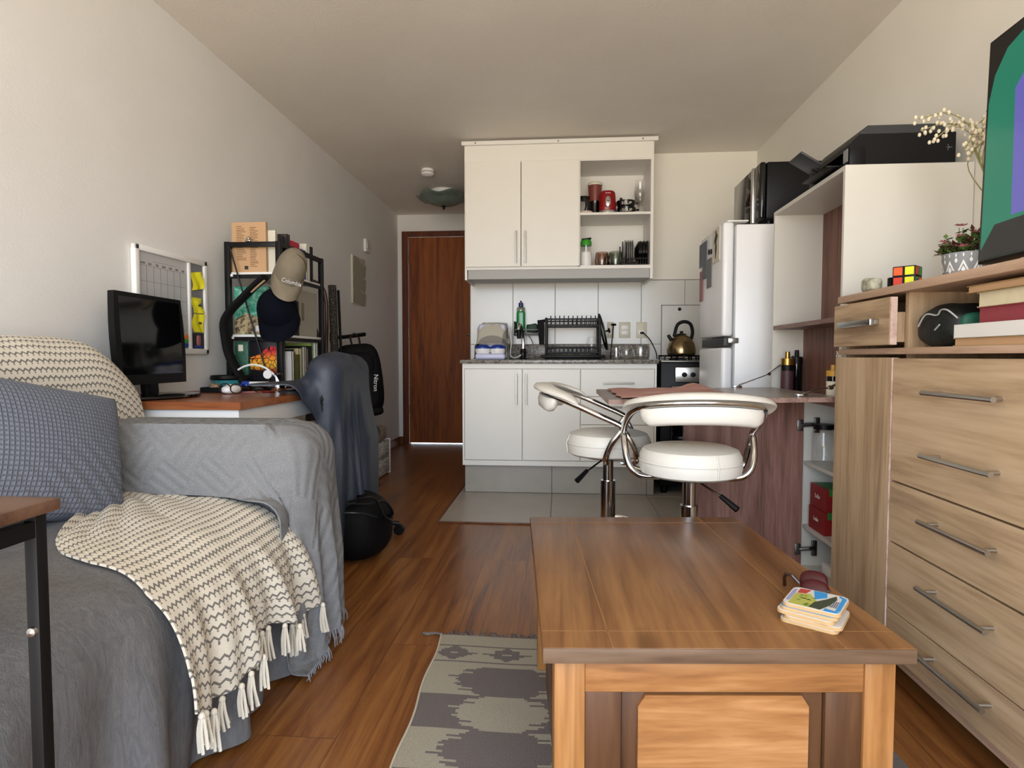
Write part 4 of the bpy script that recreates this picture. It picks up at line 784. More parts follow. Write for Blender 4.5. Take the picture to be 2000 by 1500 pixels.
for s in (-1, 1): G().tube([(-1.305 + .03 * s + .024 * cos(a), 2.31 - .012 * s, DZT + .024 + .019 * sin(a)) for a in np.linspace(0, 2 * pi, 20, endpoint=False)], .0025, 6, closed=True).obj('rim', M('dark_brown', '2A1813', .3), t)
for s in (-1, 1): G().tube([(-1.305 + .054 * s, 2.31 - .012 * s, DZT + .028), (-1.3 + .05 * s, 2.36, DZT + .022), (-1.29 + .05 * s, 2.4, DZT + .004)], .002, 6).obj('temple', 'dark_brown', t)
tag(G().sup((-1.33, 2.36, DZT + .017), (.03, .05, .017), .7, .9, 20, 10).obj('mouse', 'white'), 'white computer mouse on the desk behind the glasses', 'mouse')
n = N('shell'); n.done(n.ramp(n.noise(n.co(), 90, 3), [(.4, '4A382C'), (.62, '9C8166')]), .6)
t = thing('trinket_tray', 'black tray with small things in it on the desk beside the teal bowl', 'tray', (-1.42, 2.5, DZT)); g = G().box(-1.5, 2.42, DZT, -1.36, 2.56, DZT + .004)
for b in ((-1.5, 2.42, -1.496, 2.56), (-1.364, 2.42, -1.36, 2.56), (-1.5, 2.42, -1.36, 2.424), (-1.5, 2.556, -1.36, 2.56)): g.box(b[0], b[1], DZT, b[2], b[3], DZT + .022)
g.obj('tray', 'black_matte', t, smooth=0)
for x, y, r, mt, lb in ((-1.46, 2.46, .022, 'shell', 'brown patterned stone in the desk tray nearest the monitor'), (-1.4, 2.47, .019, 'paper', 'pale round pebble in the front of the desk tray'), (-1.42, 2.53, .016, 'pale_pink', 'small pinkish pebble at the back of the desk tray')): tag(G().sup((x, y, DZT + .004 + r * .8), (r, r * .9, r * .8), 1, 1, 14, 10).obj('pebble', mt), lb, 'pebble')
M('teal', '2F7F86', .35); t = thing('teal_bowl', 'teal bowl with a wide black rim on the desk against the wall', 'bowl', (-1.51, 2.66, DZT))
G().lathe([(.07, 0), (.085, .01), (.092, .045), (.088, .045), (.08, .012), (0, .008)], 32, (-1.51, 2.67, DZT), sx=.8, sy=1.0).obj('bowl', 'teal', t); G().lathe([(.094, .046), (.099, .052), (.094, .066), (.088, .06), (.088, .05)], 32, (-1.51, 2.67, DZT), sx=.8, sy=1.0).obj('rim', 'black', t)
t = thing('marker_pen', 'thick white marker with a blue cap lying on the desk', 'pen', (-1.34, 2.58, DZT)); a, b = Vector((-1.40, 2.58, DZT + .031)), Vector((-1.285, 2.585, DZT + .031))
G().cyl(a + (b - a) * .26, b, .0095, 14).obj('barrel', 'white', t); G().cyl(a, a + (b - a) * .28, .0115, 14).obj('cap', 'blue', t)
t = thing('tape_roll', 'blue ring standing under the marker cap on the desk', 'roll', (-1.39, 2.57, DZT)); G().tube([(-1.39 + .014 * cos(a), 2.568, DZT + .0185 + .014 * sin(a)) for a in np.linspace(0, 2 * pi, 24, endpoint=False)], .0045, 8, closed=True).obj('ring', 'blue', t)
t = thing('desk_lamp', 'black desk lamp with a thick curved arm bending over the desk', 'desk lamp', (-1.33, 2.63, DZT))
G().lathe([(.062, 0), (.065, .005), (.06, .016), (0, .018)], 32, (-1.35, 2.64, DZT)).obj('base', 'black_gloss', t)
lp = [at(458, 748, 2.66), at(452, 700, 2.66), at(443, 655, 2.66), at(441, 628, 2.65), at(452, 606, 2.64), at(472, 584, 2.63), at(495, 560, 2.62), at(516, 541, 2.61)]; lp = [(p[0], 2.66 - .006 * i, p[1]) for i, p in enumerate(lp)]; lp[0] = (-1.42, 2.65, DZT + .012)
sp_ = smooth_path(lp, 6); G().tube(sp_, .03, 14, flat=.55).obj('arm', 'black_matte', t); G().tube([Vector(lp[5]) * .35 + Vector(lp[6]) * .65 + Vector((.012, -.012, -.004)), Vector(lp[7]) + Vector((.004, -.012, -.012))], .007, 8).obj('light_strip', M('lamp_strip', 'A88B6C', .4), t)
t = thing('balance_clock', 'chrome desk gadget with a white disc under a curved white bar', 'desk ornament', (-1.27, 2.6, DZT)); G().lathe([(.03, 0), (.032, .003), (.032, .028), (.03, .031), (0, .031)], 24, (-1.245, 2.6, DZT)).obj('base', 'chrome', t)
G().cyl((-1.252, 2.6, DZT + .03), (-1.256, 2.6, DZT + .06), .005, 8).cyl((-1.24, 2.6, DZT + .03), (-1.256, 2.6, DZT + .062), .004, 8).obj('stand', 'chrome', t)
G().tube(smooth_path([(-1.432, 2.6, DZT + .092), (-1.4, 2.6, DZT + .108), (-1.36, 2.6, DZT + .115), (-1.31, 2.6, DZT + .103), (-1.27, 2.6, DZT + .075), (-1.256, 2.6, DZT + .06)], 6), .0045, 8).obj('bar', 'white', t)
G().lathe([(0, -.004), (.019, -.004), (.019, .004), (0, .004)], 28, (-1.29, 2.59, DZT + .072), ax='y').obj('disc', 'white', t); G().lathe([(.02, 0), (.018, .006), (.0, .008)], 16, (-1.245, 2.6, DZT + .072)).obj('cap', 'dark_brown', t)
for i, (x, y, a, c) in enumerate(((-1.28, 2.42, 12, 'magnet_rose'), (-1.22, 2.45, -20, 'red'))): tag(G().box(x - .035, y - .005, DZT, x + .035, y + .005, DZT + .006, .002, rot=(0, 0, R(a))).obj('pen', c), ['rose pen lying on the desk below the marker', 'red pen lying on the desk nearest the jacket'][i], 'pen')

# whiteboard calendar on the left wall
xw = XL + .001; y0, y1, z0, z1 = 2.185, 2.655, .892, 1.312
t = thing('whiteboard', 'white framed monthly calendar whiteboard with a pin strip on the left wall', 'whiteboard', (XL, 2.42, z0))
G().box(xw, y0 + .01, z0 + .01, xw + .01, y1 - .01, z1 - .01).obj('board', M('board_white', 'B9B9BA', .3), t, smooth=0)
g = G(); fw = .024
for b in ((y0, z0, y0 + fw, z1), (y1 - fw, z0, y1, z1), (y0, z0, y1, z0 + fw), (y0, z1 - fw, y1, z1)): g.box(xw, b[0], b[1], xw + .022, b[2], b[3], .004)
g.obj('frame', 'white', t); ys = y0 + .335
G().box(xw + .009, ys, z0 + .02, xw + .018, ys + .016, z1 - .02, .002).obj('divider', 'white', t); G().box(xw + .0085, ys + .016, z0 + .022, xw + .0125, y1 - .022, z1 - .022).obj('pin_strip', M('felt_grey', '77777A', .95), t, smooth=0)
g = G(); gy0, gy1, gz0, gz1 = y0 + .034, ys - .008, z0 + .04, z1 - .075
for k in range(8): y = gy0 + (gy1 - gy0) * k / 7; g.box(xw + .0099, y - .0006, gz0, xw + .0106, y + .0006, gz1)
for k in range(6): q = gz0 + (gz1 - gz0) * k / 5; g.box(xw + .0099, gy0, q - .0006, xw + .0106, gy1, q + .0006)
g.box(xw + .0099, gy0 + .08, gz1 + .02, xw + .0106, gy0 + .22, gz1 + .021); g.obj('calendar_lines', 'mid_grey', t, smooth=0)
g = None
for k, dn in enumerate(('DOM', 'SEG', 'TER', 'QUA', 'QUI', 'SEX', 'SAB')): text('lettering', dn, .011, (xw + .0102, gy0 + (gy1 - gy0) * (k + .5) / 7, gz1 + .008), (R(90), 0, R(90)), 'black', t)
for i, (zc, hh, mt) in enumerate(((1.222, .038, 'yellow'), (1.108, .034, 'yellow'), (1.03, .04, 'yellow'))):
    yc = ys + .016 + .045; A = np.zeros((9, 9, 3))
    for a in range(9):
        for b in range(9): A[a, b] = (xw + .013 + .012 * (abs(sin(a * .5 + i * 1.3 + b * .22))) * (.25 + a / 9) * (b < 7 or i != 1), yc - .034 + .068 * a / 8 + (.008 * sin(b * .7 + i)), zc - hh + 2 * hh * b / 8 - (.012 * (1 - a / 8) if i == 0 else 0))
    tt = tag(G().grid(A, thick=.0008).obj('sticky_note', mt, smooth=60), ['crumpled yellow sticky note at the top of the pin strip', 'curled yellow sticky note in the middle of the pin strip', 'lowest yellow sticky note, with a dark scribble, on the pin strip'][i], 'sticky note', 'sticky notes on the whiteboard')
    if i: G().box(xw + .0255, yc - .008, zc - .004, xw + .0265, yc + .012, zc + .004).obj('scribble', 'dark_green' if i == 1 else 'dark_brown', tt, smooth=0)
t = thing('blister_pack', 'small blister pack with a pinkish shape at the bottom of the pin strip', 'packet', (xw, 2.57, .93)); G().box(xw + .013, ys + .022, .918, xw + .0155, y1 - .03, .985).obj('card', 'dark_grey', t, smooth=0); G().sup((xw + .017, ys + .062, .952), (.006, .014, .024), .6, .8, 14, 10).obj('blister', 'magnet_rose', t); G().box(xw + .0156, ys + .03, .92, xw + .0162, y1 - .04, .93).obj('stripe', 'blue', t, smooth=0)
for i, (z, c) in enumerate(((.965, 'orange'), (.948, 'green'), (.93, 'blue'))): M('orange', 'D9762B', .5); tag(G().lathe([(0, 0), (.011, 0), (.011, .005), (0, .006)], 16, (xw + .0108, gy1 - .012, z), ax='x').obj('round_magnet', c), ['orange round magnet on the whiteboard, topmost of three', 'green round magnet on the whiteboard between two others', 'blue round magnet on the whiteboard, lowest of three'][i], 'magnet')
# letter pockets farther down the wall
t = thing('letter_rack', 'beige paper wall organiser with three pockets on the left wall', 'wall organiser', (XL, 4.79, 1.3)); M('beige_card', 'A79F8E', .8)
G().box(XL, 4.635, 1.3, XL + .012, 4.945, 1.68, .003).obj('back', M('cream_side', 'CFC8B2', .8), t)
for k in range(3):
    z0 = 1.305 + k * .115; A = np.zeros((14, 5, 3))
    for a in range(14):
        for b in range(5): v = a / 13; A[a, b] = (XL + .013 + .008 * (b / 4), 4.637 + .306 * v, z0 + (.135 - .05 * max(0, sin((v - .35) * 3.3))) * b / 4)
    G().grid(A, thick=.002).obj('pocket', 'beige_card', t, smooth=60)

# chair with jackets behind the sofa arm
M('navy_nylon', '2B323F', .5, bump=.3, bsc=35); M('black_fabric', '121113', .8, bump=.3, bsc=60)
ch = thing('desk_chair', 'black desk chair almost hidden under jackets beside the desk', 'chair', (-.93, 2.86, 0))
G().box(-1.04, 2.64, .47, -.90, 3.0, .53, .025, seg=3).obj('seat', 'black_fabric', ch); G().box(-.99, 2.42, .6, -.94, 2.78, .84, .03, seg=3).obj('backrest', 'black_fabric', ch); G().box(-.975, 2.66, .5, -.955, 2.74, .62).obj('back_support', 'black_metal', ch)
G().cyl((-.93, 2.86, .06), (-.93, 2.86, .48), .025, 12).obj('column', 'black_metal', ch)
for k in range(5):
    a = 2 * pi * k / 5 + pi / 2; e = (-.93 + .15 * cos(a), 2.86 + .15 * sin(a), .055); o = G().tube([(-.93, 2.86, .085), e], .018, 8, r1=.012).obj('base_arm', 'black_metal', ch)
    G().cyl((e[0], e[1] - .012, .026), (e[0], e[1] + .012, .026), .026, 12).obj('caster', 'black', o)
sd = union(rbox((-.965, 2.60, .60), (.03, .19, .245), .03), rbox((-.965, 2.82, .45), (.07, .18, .09), .03), rbox((-1.33, 2.6, DZT / 2), (.285, .69, DZT / 2), .01), lambda p: p[..., 2] - .01, lambda p: p[..., 1] - 1.895)
P0 = sheet(-1.16, -.62, 2.3, 2.76, .87, 34, 30); pin = (np.abs(P0[..., 0] + .965) < .03) & (np.abs(P0[..., 1] - 2.57) < .15)
P = drape(P0, sd, 150, off=.014, fric=.85, pin=pin); tag(G().grid(P, thick=.006).obj('black_jacket', 'black_fabric', smooth=70), 'black jacket lying under the navy one on the desk chair', 'jacket')
t = thing('navy_jacket', 'dark navy nylon jacket thrown over the desk chair, reaching onto the desk', 'jacket', (-.9, 2.6, .25))
P0 = sheet(-1.24, -.42, 2.24, 2.82, .9, 58, 40); rr = np.hypot(P0[..., 0] + .965, (P0[..., 1] - 2.55) * .5); pin = rr < .06; P0[..., 2] = .905 - .22 * np.clip(np.hypot(P0[..., 0] + .965, P0[..., 1] - 2.55), 0, .4)
P = drape(P0, union(lambda p: sd(p) - .03, lambda p: p[..., 2] - .1), 170, off=.016, fric=.85, bend=.06, pin=pin)
G().grid(P, thick=.006).obj('body', 'navy_nylon', t, smooth=70)

# ------------------------------------------------------------------ kitchen cupboard with fold-out flap (right)
HX, HY0, HY1, HZ = .95, 2.125, 2.80, 1.52
t = thing('hutch', 'tall white cupboard with walnut panels, open shelves and a fold out table flap', 'cupboard', (1.15, 2.46, 0))
for y0, y1 in ((HY0, HY0 + .016), (HY1 - .016, HY1)): G().box(HX, y0, 0, XR - .002, y1, HZ, .001, seg=1).obj('side_panel', 'hutch_white', t, smooth=0)
G().box(HX, HY0 + .016, HZ - .016, XR - .002, HY1 - .016, HZ).obj('top_panel', 'hutch_white', t, smooth=0)
G().box(1.156, HY0 + .016, 1.017, 1.172, HY1 - .016, HZ - .016).obj('back_panel', 'walnut', t, smooth=0); G().box(1.082, HY0 + .016, .72, 1.098, HY1 - .016, 1.0).obj('back_panel', 'walnut', t, smooth=0)
G().box(HX + .001, HY0 + .016, 1.0, XR - .004, HY1 - .016, 1.017).obj('shelf', 'walnut_y', t, smooth=0); G().box(HX + .004, HY0 + .016, .705, XR - .004, HY1 - .016, .72).obj('shelf', 'walnut_y', t, smooth=0)
G().box(HX + .004, 2.432, .06, XR - .004, 2.448, .705).obj('divider', 'hutch_white', t, smooth=0); G().box(HX, 2.448, .06, HX + .016, HY1 - .016, .705).obj('front_panel', 'walnut', t, smooth=0); G().box(XR - .012, HY0 + .016, .06, XR - .002, 2.432, .705).obj('back_board', 'hutch_white', t, smooth=0)
for z in (.06, .225, .475): G().box(HX + .006, HY0 + .016, z - .014 if z > .1 else .05, XR - .012, 2.432, z).obj('shelf', 'hutch_white', t, smooth=0)
o = G().box(.49, 2.412, .02, HX - .004, 2.43, .706, .001, seg=1).obj('door', 'walnut', t, smooth=0)
for z in (.13, .615):
    g = G().box(HX - .03, 2.406, z - .022, HX - .008, 2.412, z + .022, .002).tube([(HX - .012, 2.409, z), (HX + .02, 2.405, z + .004), (HX + .05, 2.42, z)], .008, 8).box(HX + .04, 2.42, z - .03, HX + .06, 2.431, z + .03, .002); g.obj('hinge', 'dark_steel', t)
# the flap droops a little towards its free end
g = G().prism([(.172, .716), (.95, .729), (.95, .745), (.172, .732)], 2.10, 2.775, 'y'); o = g.obj('flap', 'flap_wood', t, smooth=0)
g = G().prism([(.171, .7158), (.95, .7288), (.95, .7447), (.171, .7317)], 2.0985, 2.10, 'y').box(.1695, 2.0985, .7158, .172, 2.775, .7317); g.obj('edge_band', 'walnut_y', o, smooth=0)
for y, a, b, c in ((2.765, (.80, .746), (.93, .805), (1.03, .885)), (2.15, (.84, .747), (.93, .775), (1.01, .81))):
    g = G().tube([(a[0], y, a[1] + .008), (b[0], y, b[1])], .007, 6, flat=.5).tube([(b[0] - .01, y - .005, b[1]), (c[0], y - .005, c[1])], .0075, 6, flat=.5); g.lathe([(0, -.006), (.008, -.006), (.008, .006), (0, .006)], 10, (b[0], y, b[1]), ax='y').box(a[0] - .025, y - .012, a[1] - .004, a[0] + .012, y + .008, a[1] + .006, .002); g.obj('stay', 'chrome', t)
g = G()
for z in (1.06, 1.4): g.lathe([(0, 0), (.012, 0), (.01, -.004), (0, -.005)], 12, (1.156, 2.25, z), ax='x')
# pink cloth on the flap
n = N('pink_cloth'); n.done(n.ramp(n.noise(n.co(sc=(4, 60, 4)), 1, 3), [(.35, '96685C'), (.5, 'B58578'), (.65, 'C9A398')]), .85)
A = np.zeros((40, 34, 3))
for i in range(40):
    for j in range(34):
        x, y = .215 + .40 * i / 39, 2.115 + .60 * j / 33; zt = .732 + (x - .172) * .0167
        A[i, j] = (x + .006 * sin(j * .6), y + .008 * sin(i * .4), zt + .004 + .003 * (1 + wob(x * 1.5, y)) + (.024 * math.exp(-((x - .57) / .05) ** 2 - ((y - 2.6) / .07) ** 2)))
tag(G().grid(A, thick=.002).obj('table_mat', 'pink_cloth', smooth=70), 'creased pink brown cloth mat on the fold out table flap', 'cloth')
# pantry things
def jar(x, y, z, r, h, cap_m, lb, body='clear_glass', fill=None):
    t = thing('jar', lb, 'jar', (x, y, z)); G().lathe([(r * .92, z), (r, z + .006), (r, z + h * .8), (r * .82, z + h * .9)], 24, (x, y, 0)).obj('body', body, t); G().lathe([(r * .86, z + h * .88), (r * .88, z + h), (0, z + h + .001)], 24, (x, y, 0)).obj('lid', cap_m, t)
    if fill: G().lathe([(r * .9, z + .004), (r * .9, z + h * .6), (0, z + h * .62)], 20, (x, y, 0)).obj('contents', fill, t)
    return t
jar(1.0, 2.36, .4755, .043, .15, 'black', 'clear glass jar with a black lid on the upper pantry shelf'); jar(1.035, 2.24, .4755, .045, .18, 'gold', 'tall glass jar with a brown lid beside the black lidded jar', 'smoke_glass')
M('tea_red', '8A1C1E', .45); M('tea_green', '2E7A35', .45)
for z, dx, lb in ((.2255, 0, 'lower red and green tea box of two stacked on the pantry shelf'), (.3115, .004, 'upper red and green tea box of two stacked on the pantry shelf')):
    x0, y0 = .966 + dx, 2.262; t = thing('tea_box', lb, 'box', (x0 + .04, y0 + .07, z), 0, 'tea boxes in the pantry'); G().box(x0, y0, z, x0 + .085, y0 + .135, z + .085).obj('box', 'tea_red', t, smooth=0)
    G().box(x0 + .012, y0 - .0005, z + .06, x0 + .0853, y0 + .1355, z + .0855).obj('green_band', 'tea_green', t, smooth=0); G().box(x0 + .034, y0 - .0009, z + .05, x0 + .052, y0, z + .0862).obj('flap', 'paper', t, smooth=0)
    lines(t, x0 + .03, x0 + .08, z + .026, z + .044, y0 - .0002, 4, 'paper'); G().box(x0 + .034, y0 - .0009, z + .003, x0 + .08, y0, z + .02).obj('sticker', 'paper', t, smooth=0); g = G()
    for k in range(9): g.box(x0 + .04 + k * .0028, y0 - .0012, z + .005, x0 + .0413 + k * .0028, y0 - .0009, z + .017)
    g.obj('barcode', 'black', t, smooth=0); text('lettering', 'Leão', .022, (x0 - .0005, y0 + .07, z + .045), (R(90), 0, R(-90)), 'paper', t)
tag(G().lathe([(.03, 0), (.034, .004), (.034, .09), (0, .1)], 18, (1.06, 2.21, .0605)).obj('canister', 'black'), 'black canister at the bottom of the pantry', 'canister'); tag(G().box(1.0, 2.26, .0605, 1.07, 2.36, .1, .006).obj('container', 'white'), 'small white plastic container at the bottom of the pantry', 'container')
def spice(nm, lb, x, y, z, r, h, body, lidm, wrap=None):
    t = thing(nm, lb, 'bottle', (x, y, z)); G().lathe([(r * .9, z), (r, z + .004), (r, z + h)], 20, (x, y, 0)).obj('body', body, t); G().lathe([(r * 1.03, z + h), (r * 1.03, z + h * 1.22), (r * .4, z + h * 1.24), (r * .36, z + h * 1.45), (0, z + h * 1.46)], 20, (x, y, 0)).obj('lid', lidm, t)
    if wrap: g = G(); g.lathe([(r * 1.01, z + h * .15), (r * 1.01, z + h * .8)], 20, (x, y, 0), cap=False); g.obj('wrapper', wrap, t)
M('berry_label', '4A2A30', .5); spice('grinder', 'dark grinder bottle with a gold collar standing against the white cupboard side', .985, 2.70, .7205, .026, .125, 'black', 'gold', 'berry_label'); spice('spice_jar', 'dark jar beside the gold collared grinder', 1.035, 2.73, .7205, .024, .13, 'black_gloss', 'black')
spice('sauce_jar', 'small dark jar with a yellow lid on the flap shelf', .985, 2.26, .7205, .022, .09, 'black_gloss', M('mustard', 'C08F2C', .4), 'paper')
n = N('scallop'); v = n.n('ShaderNodeTexVoronoi'); n.put(v.inputs['Vector'], n.co(sc=(1, 60, 60))); v.inputs['Scale'].default_value = 1; v.inputs['Randomness'].default_value = 0; n.done(n.mix(n.ma('MULTIPLY', n.ma('GREATER_THAN', v.outputs[0], .28), n.ma('LESS_THAN', v.outputs[0], .46)), lin('E6DFD0'), lin('2B2724')), .6)
tag(G().box(.968, 2.146, .7205, 1.03, 2.205, .9, .002).obj('tissue_box', 'scallop', smooth=0), 'tall cream box with black scallop pattern at the near end of the flap shelf', 'box')
t = thing('plate', 'dark round plate edge standing behind the white cupboard side', 'plate', (1.1, 2.17, 1.0175)); G().lathe([(0, 0), (.07, .002), (.12, .014), (.122, .018), (.07, .008), (0, .006)], 32, (1.12, 2.28, 1.141), ax='x').obj('disc', 'smoke_glass', t)

# printer on the cupboard
px0, px1, py0, py1, pz = .965, 1.30, 2.13, 2.46, HZ + .0005
t = thing('printer', 'black all in one printer on top of the white cupboard', 'printer', (1.13, 2.3, HZ))
G().prism([(px0 + .05, pz), (px1, pz), (px1, pz + .1), (px0 + .03, pz + .1), (px0, pz + .07), (px0, pz + .055), (px0 + .05, pz + .055)], py0 + .0, py1, 'y').obj('body', 'black', t, smooth=0)
G().box(px0, py0, pz, px0 + .052, py0 + .05, pz + .06, .003).obj('front_frame', 'black', t); G().box(px0, py1 - .05, pz, px0 + .052, py1, pz + .06, .003).obj('front_frame', 'black', t)
G().prism([(px0 + .03, pz + .1005), (px1 - .02, pz + .1005), (px1 - .05, pz + .128), (px0 + .055, pz + .128)], py0, py1, 'y').obj('scanner_lid', 'dark_grey', t, smooth=0); G().box(px1 - .055, py0 + .03, pz + .1, px1 + .01, py1 - .03, pz + .12, .006).obj('feeder', 'black', t)
G().box(px0 - .003, py0 + .012, pz + .015, px0, py0 + .042, pz + .058, .001).obj('display', M('display_grey', '77797A', .2), t, smooth=0); G().box(px0 - .05, py0 + .06, pz + .012, px0 + .05, py1 - .06, pz + .018, .002).obj('paper_tray', 'black', t)
G().box(px0 - .13, 2.22, pz + .05, px0 - .045, 2.33, pz + .058, .003, rot=(0, R(32), 0)).obj('tray_extension', 'dark_grey', t); G().tube([(px0 - .06, 2.28, pz + .035), (px0 - .02, 2.28, pz + .02)], .008, 8).obj('tray_arm', 'black', t)
g = G().tube([(px1 - .03, py0 - .0006, pz + .05), (px1 - .012, py0 - .0006, pz + .05)], .0012, 4); 
for s in (-1, 1): g.tube([(px1 - .021, py0 - .0006, pz + .05), (px1 - .026, py0 - .0006, pz + .05 + .01 * s)], .001, 4)
g.obj('mark', 'mid_grey', t)

# ------------------------------------------------------------------ bar stools
def stool(loc, rz, label):
    t = thing('bar_stool', label, 'bar stool', loc, rz, 'white bar stools at the flap'); S = .487
    G().lathe([(.0, S), (.15, S), (.163, S + .008), (.168, S + .03), (.166, S + .065), (.155, S + .085), (.13, S + .094), (.0, S + .097)], 48).obj('seat', 'leather', t, w=False)
    G().lathe([(.169, S + .044), (.1705, S + .048), (.169, S + .052)], 48, cap=False).obj('piping', 'leather', t, w=False); G().tube([(.06, -.158, S + .01), (.062, -.163, S + .05), (.058, -.15, S + .085)], .002, 5).obj('seam', 'leather', t, w=False)
    G().lathe([(.0, S - .012), (.1, S - .012), (.12, S)], 32).obj('seat_plate', 'black_metal', t, w=False)
    G().cyl((0, 0, .26), (0, 0, S - .01), .021, 20).obj('gas_lift', 'chrome', t, w=False); G().cyl((0, 0, .03), (0, 0, .38), .03, 24).obj('column', 'chrome', t, w=False)
    G().lathe([(.2, .0065), (.2, .012), (.17, .02), (.06, .034), (.03, .05)], 40).obj('base_plate', 'chrome', t, w=False)
    G().tube([(.12 * cos(a), .12 * sin(a) + .0, .2) for a in np.linspace(-.3, pi + .3, 20)], .009, 8).obj('footrest', 'chrome', t, w=False)
    o = G().tube([(.02, -.02, S - .02), (.1, -.09, S - .065)], .004, 8).obj('lever', 'chrome', t, w=False); G().tube([(.085, -.078, S - .055), (.13, -.115, S - .09)], .008, 8, r1=.011).obj('grip', 'black', o, w=False)
    U = [(-.216, .06, .622), (-.214, -.04, .668), (-.2, -.135, .708), (-.165, -.208, .731), (-.095, -.252, .743), (0, -.267, .747), (.095, -.252, .743), (.165, -.208, .731), (.2, -.135, .708), (.214, -.04, .668), (.216, .06, .622)]
    L_ = [(-.10, .0, S - .012), (-.165, .0, S - .008), (-.198, .0, S + .02), (-.212, .02, S + .07), (-.216, .05, .60)]
    full = smooth_path(L_ + U[0:] + [(-a, b, c) for a, b, c in reversed(L_)], 6); G().tube(full, .0115, 12).obj('frame', 'chrome', t, w=False)
    for s in (-1, 1): G().tube(smooth_path([(s * .216, .055, .615), (s * .213, .085, .58), (s * .205, .11, .52), (s * .185, .105, S + .0), (s * .12, .06, S - .012)], 6), .0105, 10).obj('brace', 'chrome', t, w=False)
    up = [Vector(p) for p in smooth_path(U, 8)]
    def pad(i0, i1, prof, nm):                                 # cross-section (out, up) swept along the loop
        q = up[i0:i1]; A = []
        for k, p in enumerate(q):
            d = (q[min(k + 1, len(q) - 1)] - q[max(k - 1, 0)]).normalized(); o_ = d.cross(Vector((0, 0, 1))).normalized(); o_ = o_ if o_.dot(p * Vector((1, 1, 0)) if False else Vector((p.x, p.y, 0))) > 0 else -o_
            e = min(k, len(q) - 1 - k); sc = min(1, .35 + .65 * sqrt(min(1, e / 4)))
            A.append([tuple(p + o_ * (a * sc) + Vector((0, 0, b * (sc if abs(b) > 0 else 1)))) for a, b in prof])
        n_ = len(prof); g = G(); vs = [p for r in A for p in r]; fs = [(i * n_ + j, i * n_ + (j + 1) % n_, (i + 1) * n_ + (j + 1) % n_, (i + 1) * n_ + j) for i in range(len(A) - 1) for j in range(n_)] + [tuple(range(n_)), tuple(reversed(range((len(A) - 1) * n_, len(A) * n_)))]
        g.add(vs, fs); g.obj(nm, 'leather', t, w=False, smooth=50)
    pad(13, 68, [(.034, .011), (.036, .018), (.028, .027), (-.03, .029), (-.043, .022), (-.044, .014), (-.036, .010)], 'arm_pad')
    pad(22, 59, [(.012, -.012), (.018, -.03), (.016, -.056), (.004, -.066), (-.018, -.066), (-.032, -.054), (-.032, -.022), (-.022, -.011)], 'back_pad')
    return t
st_ = stool((.44, 2.06, 0), R(-3), 'white bar stool nearest the camera, its back turned to the room')
dup(st_, (.20, 2.46, 0), R(-97), 'white bar stool farther away at the end of the flap, its back to the left')

# ------------------------------------------------------------------ dresser with things on it
RX, RY1, RY0 = .90, 2.02, .35
t = thing('dresser', 'light oak dresser with drawers, a narrow door and long steel bar handles', 'dresser', (1.12, 1.2, 0))
G().box(RX - .006, RY0, 1.05, XR - .003, RY1 + .012, 1.072, .002).obj('top_board', 'oak_top', t); G().box(RX - .004, RY0, .887, XR - .004, RY1 + .004, .904, .001).obj('middle_board', 'oak_top', t)
G().box(RX + .02, RY1 - .018, .08, XR - .004, RY1, .887).box(RX + .02, RY1 - .018, .904, XR - .004, RY1, 1.05).obj('side_panel', 'oak_z', t, smooth=0)
G().box(RX + .02, 1.678, .904, XR - .004, 1.694, 1.05).obj('divider', 'oak_z', t, smooth=0); G().box(XR - .012, RY0, .08, XR - .004, RY1 - .018, 1.05).obj('back_board', 'oak_y', t, smooth=0); G().box(RX + .02, 1.668, .08, XR - .012, 1.684, .887).obj('partition', 'oak_z', t, smooth=0)
G().box(RX + .004, RY0, .055, XR - .004, RY1, .082, .001).obj('bottom_board', 'oak_top', t); G().box(RX + .02, RY0, .06, XR - .004, RY0 + .018, 1.05).obj('side_panel', 'oak_z', t, smooth=0)
for y in (RY0 + .08, 1.2, RY1 - .1): G().cyl((RX + .08, y, 0), (RX + .08, y, .056), .022, 12).obj('foot', 'black', t); G().cyl((XR - .08, y, 0), (XR - .08, y, .056), .022, 12).obj('foot', 'black', t)
o = G().box(RX - .022, 1.69, .912, RX - .004, RY1 - .004, 1.04, .001).obj('drawer', 'oak_y', t, smooth=0); G().box(RX - .0215, 1.686, .9125, RX - .0045, 1.69, 1.0395).obj('edge_band', 'oak_edge', o, smooth=0); G().box(RX - .004, 1.70, .92, RX + .3, 1.718, 1.0).obj('drawer_side', 'oak_z', o, smooth=0); G().box(RX - .004, 1.975, .92, RX + .3, 1.993, 1.0).obj('drawer_side', 'oak_z', o, smooth=0)
g = G().box(RX - .046, 1.742, .968, RX - .022, 1.757, .984, .002).box(RX - .05, 1.737, .966, RX - .038, 1.935, .985, .002).box(RX - .046, 1.915, .968, RX - .022, 1.93, .984, .002); g.obj('handle', 'steel', o)
o = G().box(RX - .014, 1.69, .085, RX + .004, RY1 - .003, .878, .001).obj('door', 'oak_z', t, smooth=0); G().box(RX - .0142, 1.6875, .0855, RX + .0035, 1.69, .8775).obj('edge_band', 'oak_edge', o, smooth=0)
for z0, z1, hz in ((.552, .876, 0), (.388, .547, 0), (.205, .383, 0), (.086, .202, 0)):
    o = G().box(RX - .012, RY0 + .004, z0, RX + .006, 1.684, z1, .0015).obj('drawer', 'oak_y', t, smooth=0)
    zs_ = {.552: (.795, .645), .388: (.486,), .205: (.325,), .086: (.163,)}[z0]
    for q in zs_: bar_handle((RX - .012, 1.262, q), (RX - .012, 1.50, q), (-.032, 0, 0), o, .006)
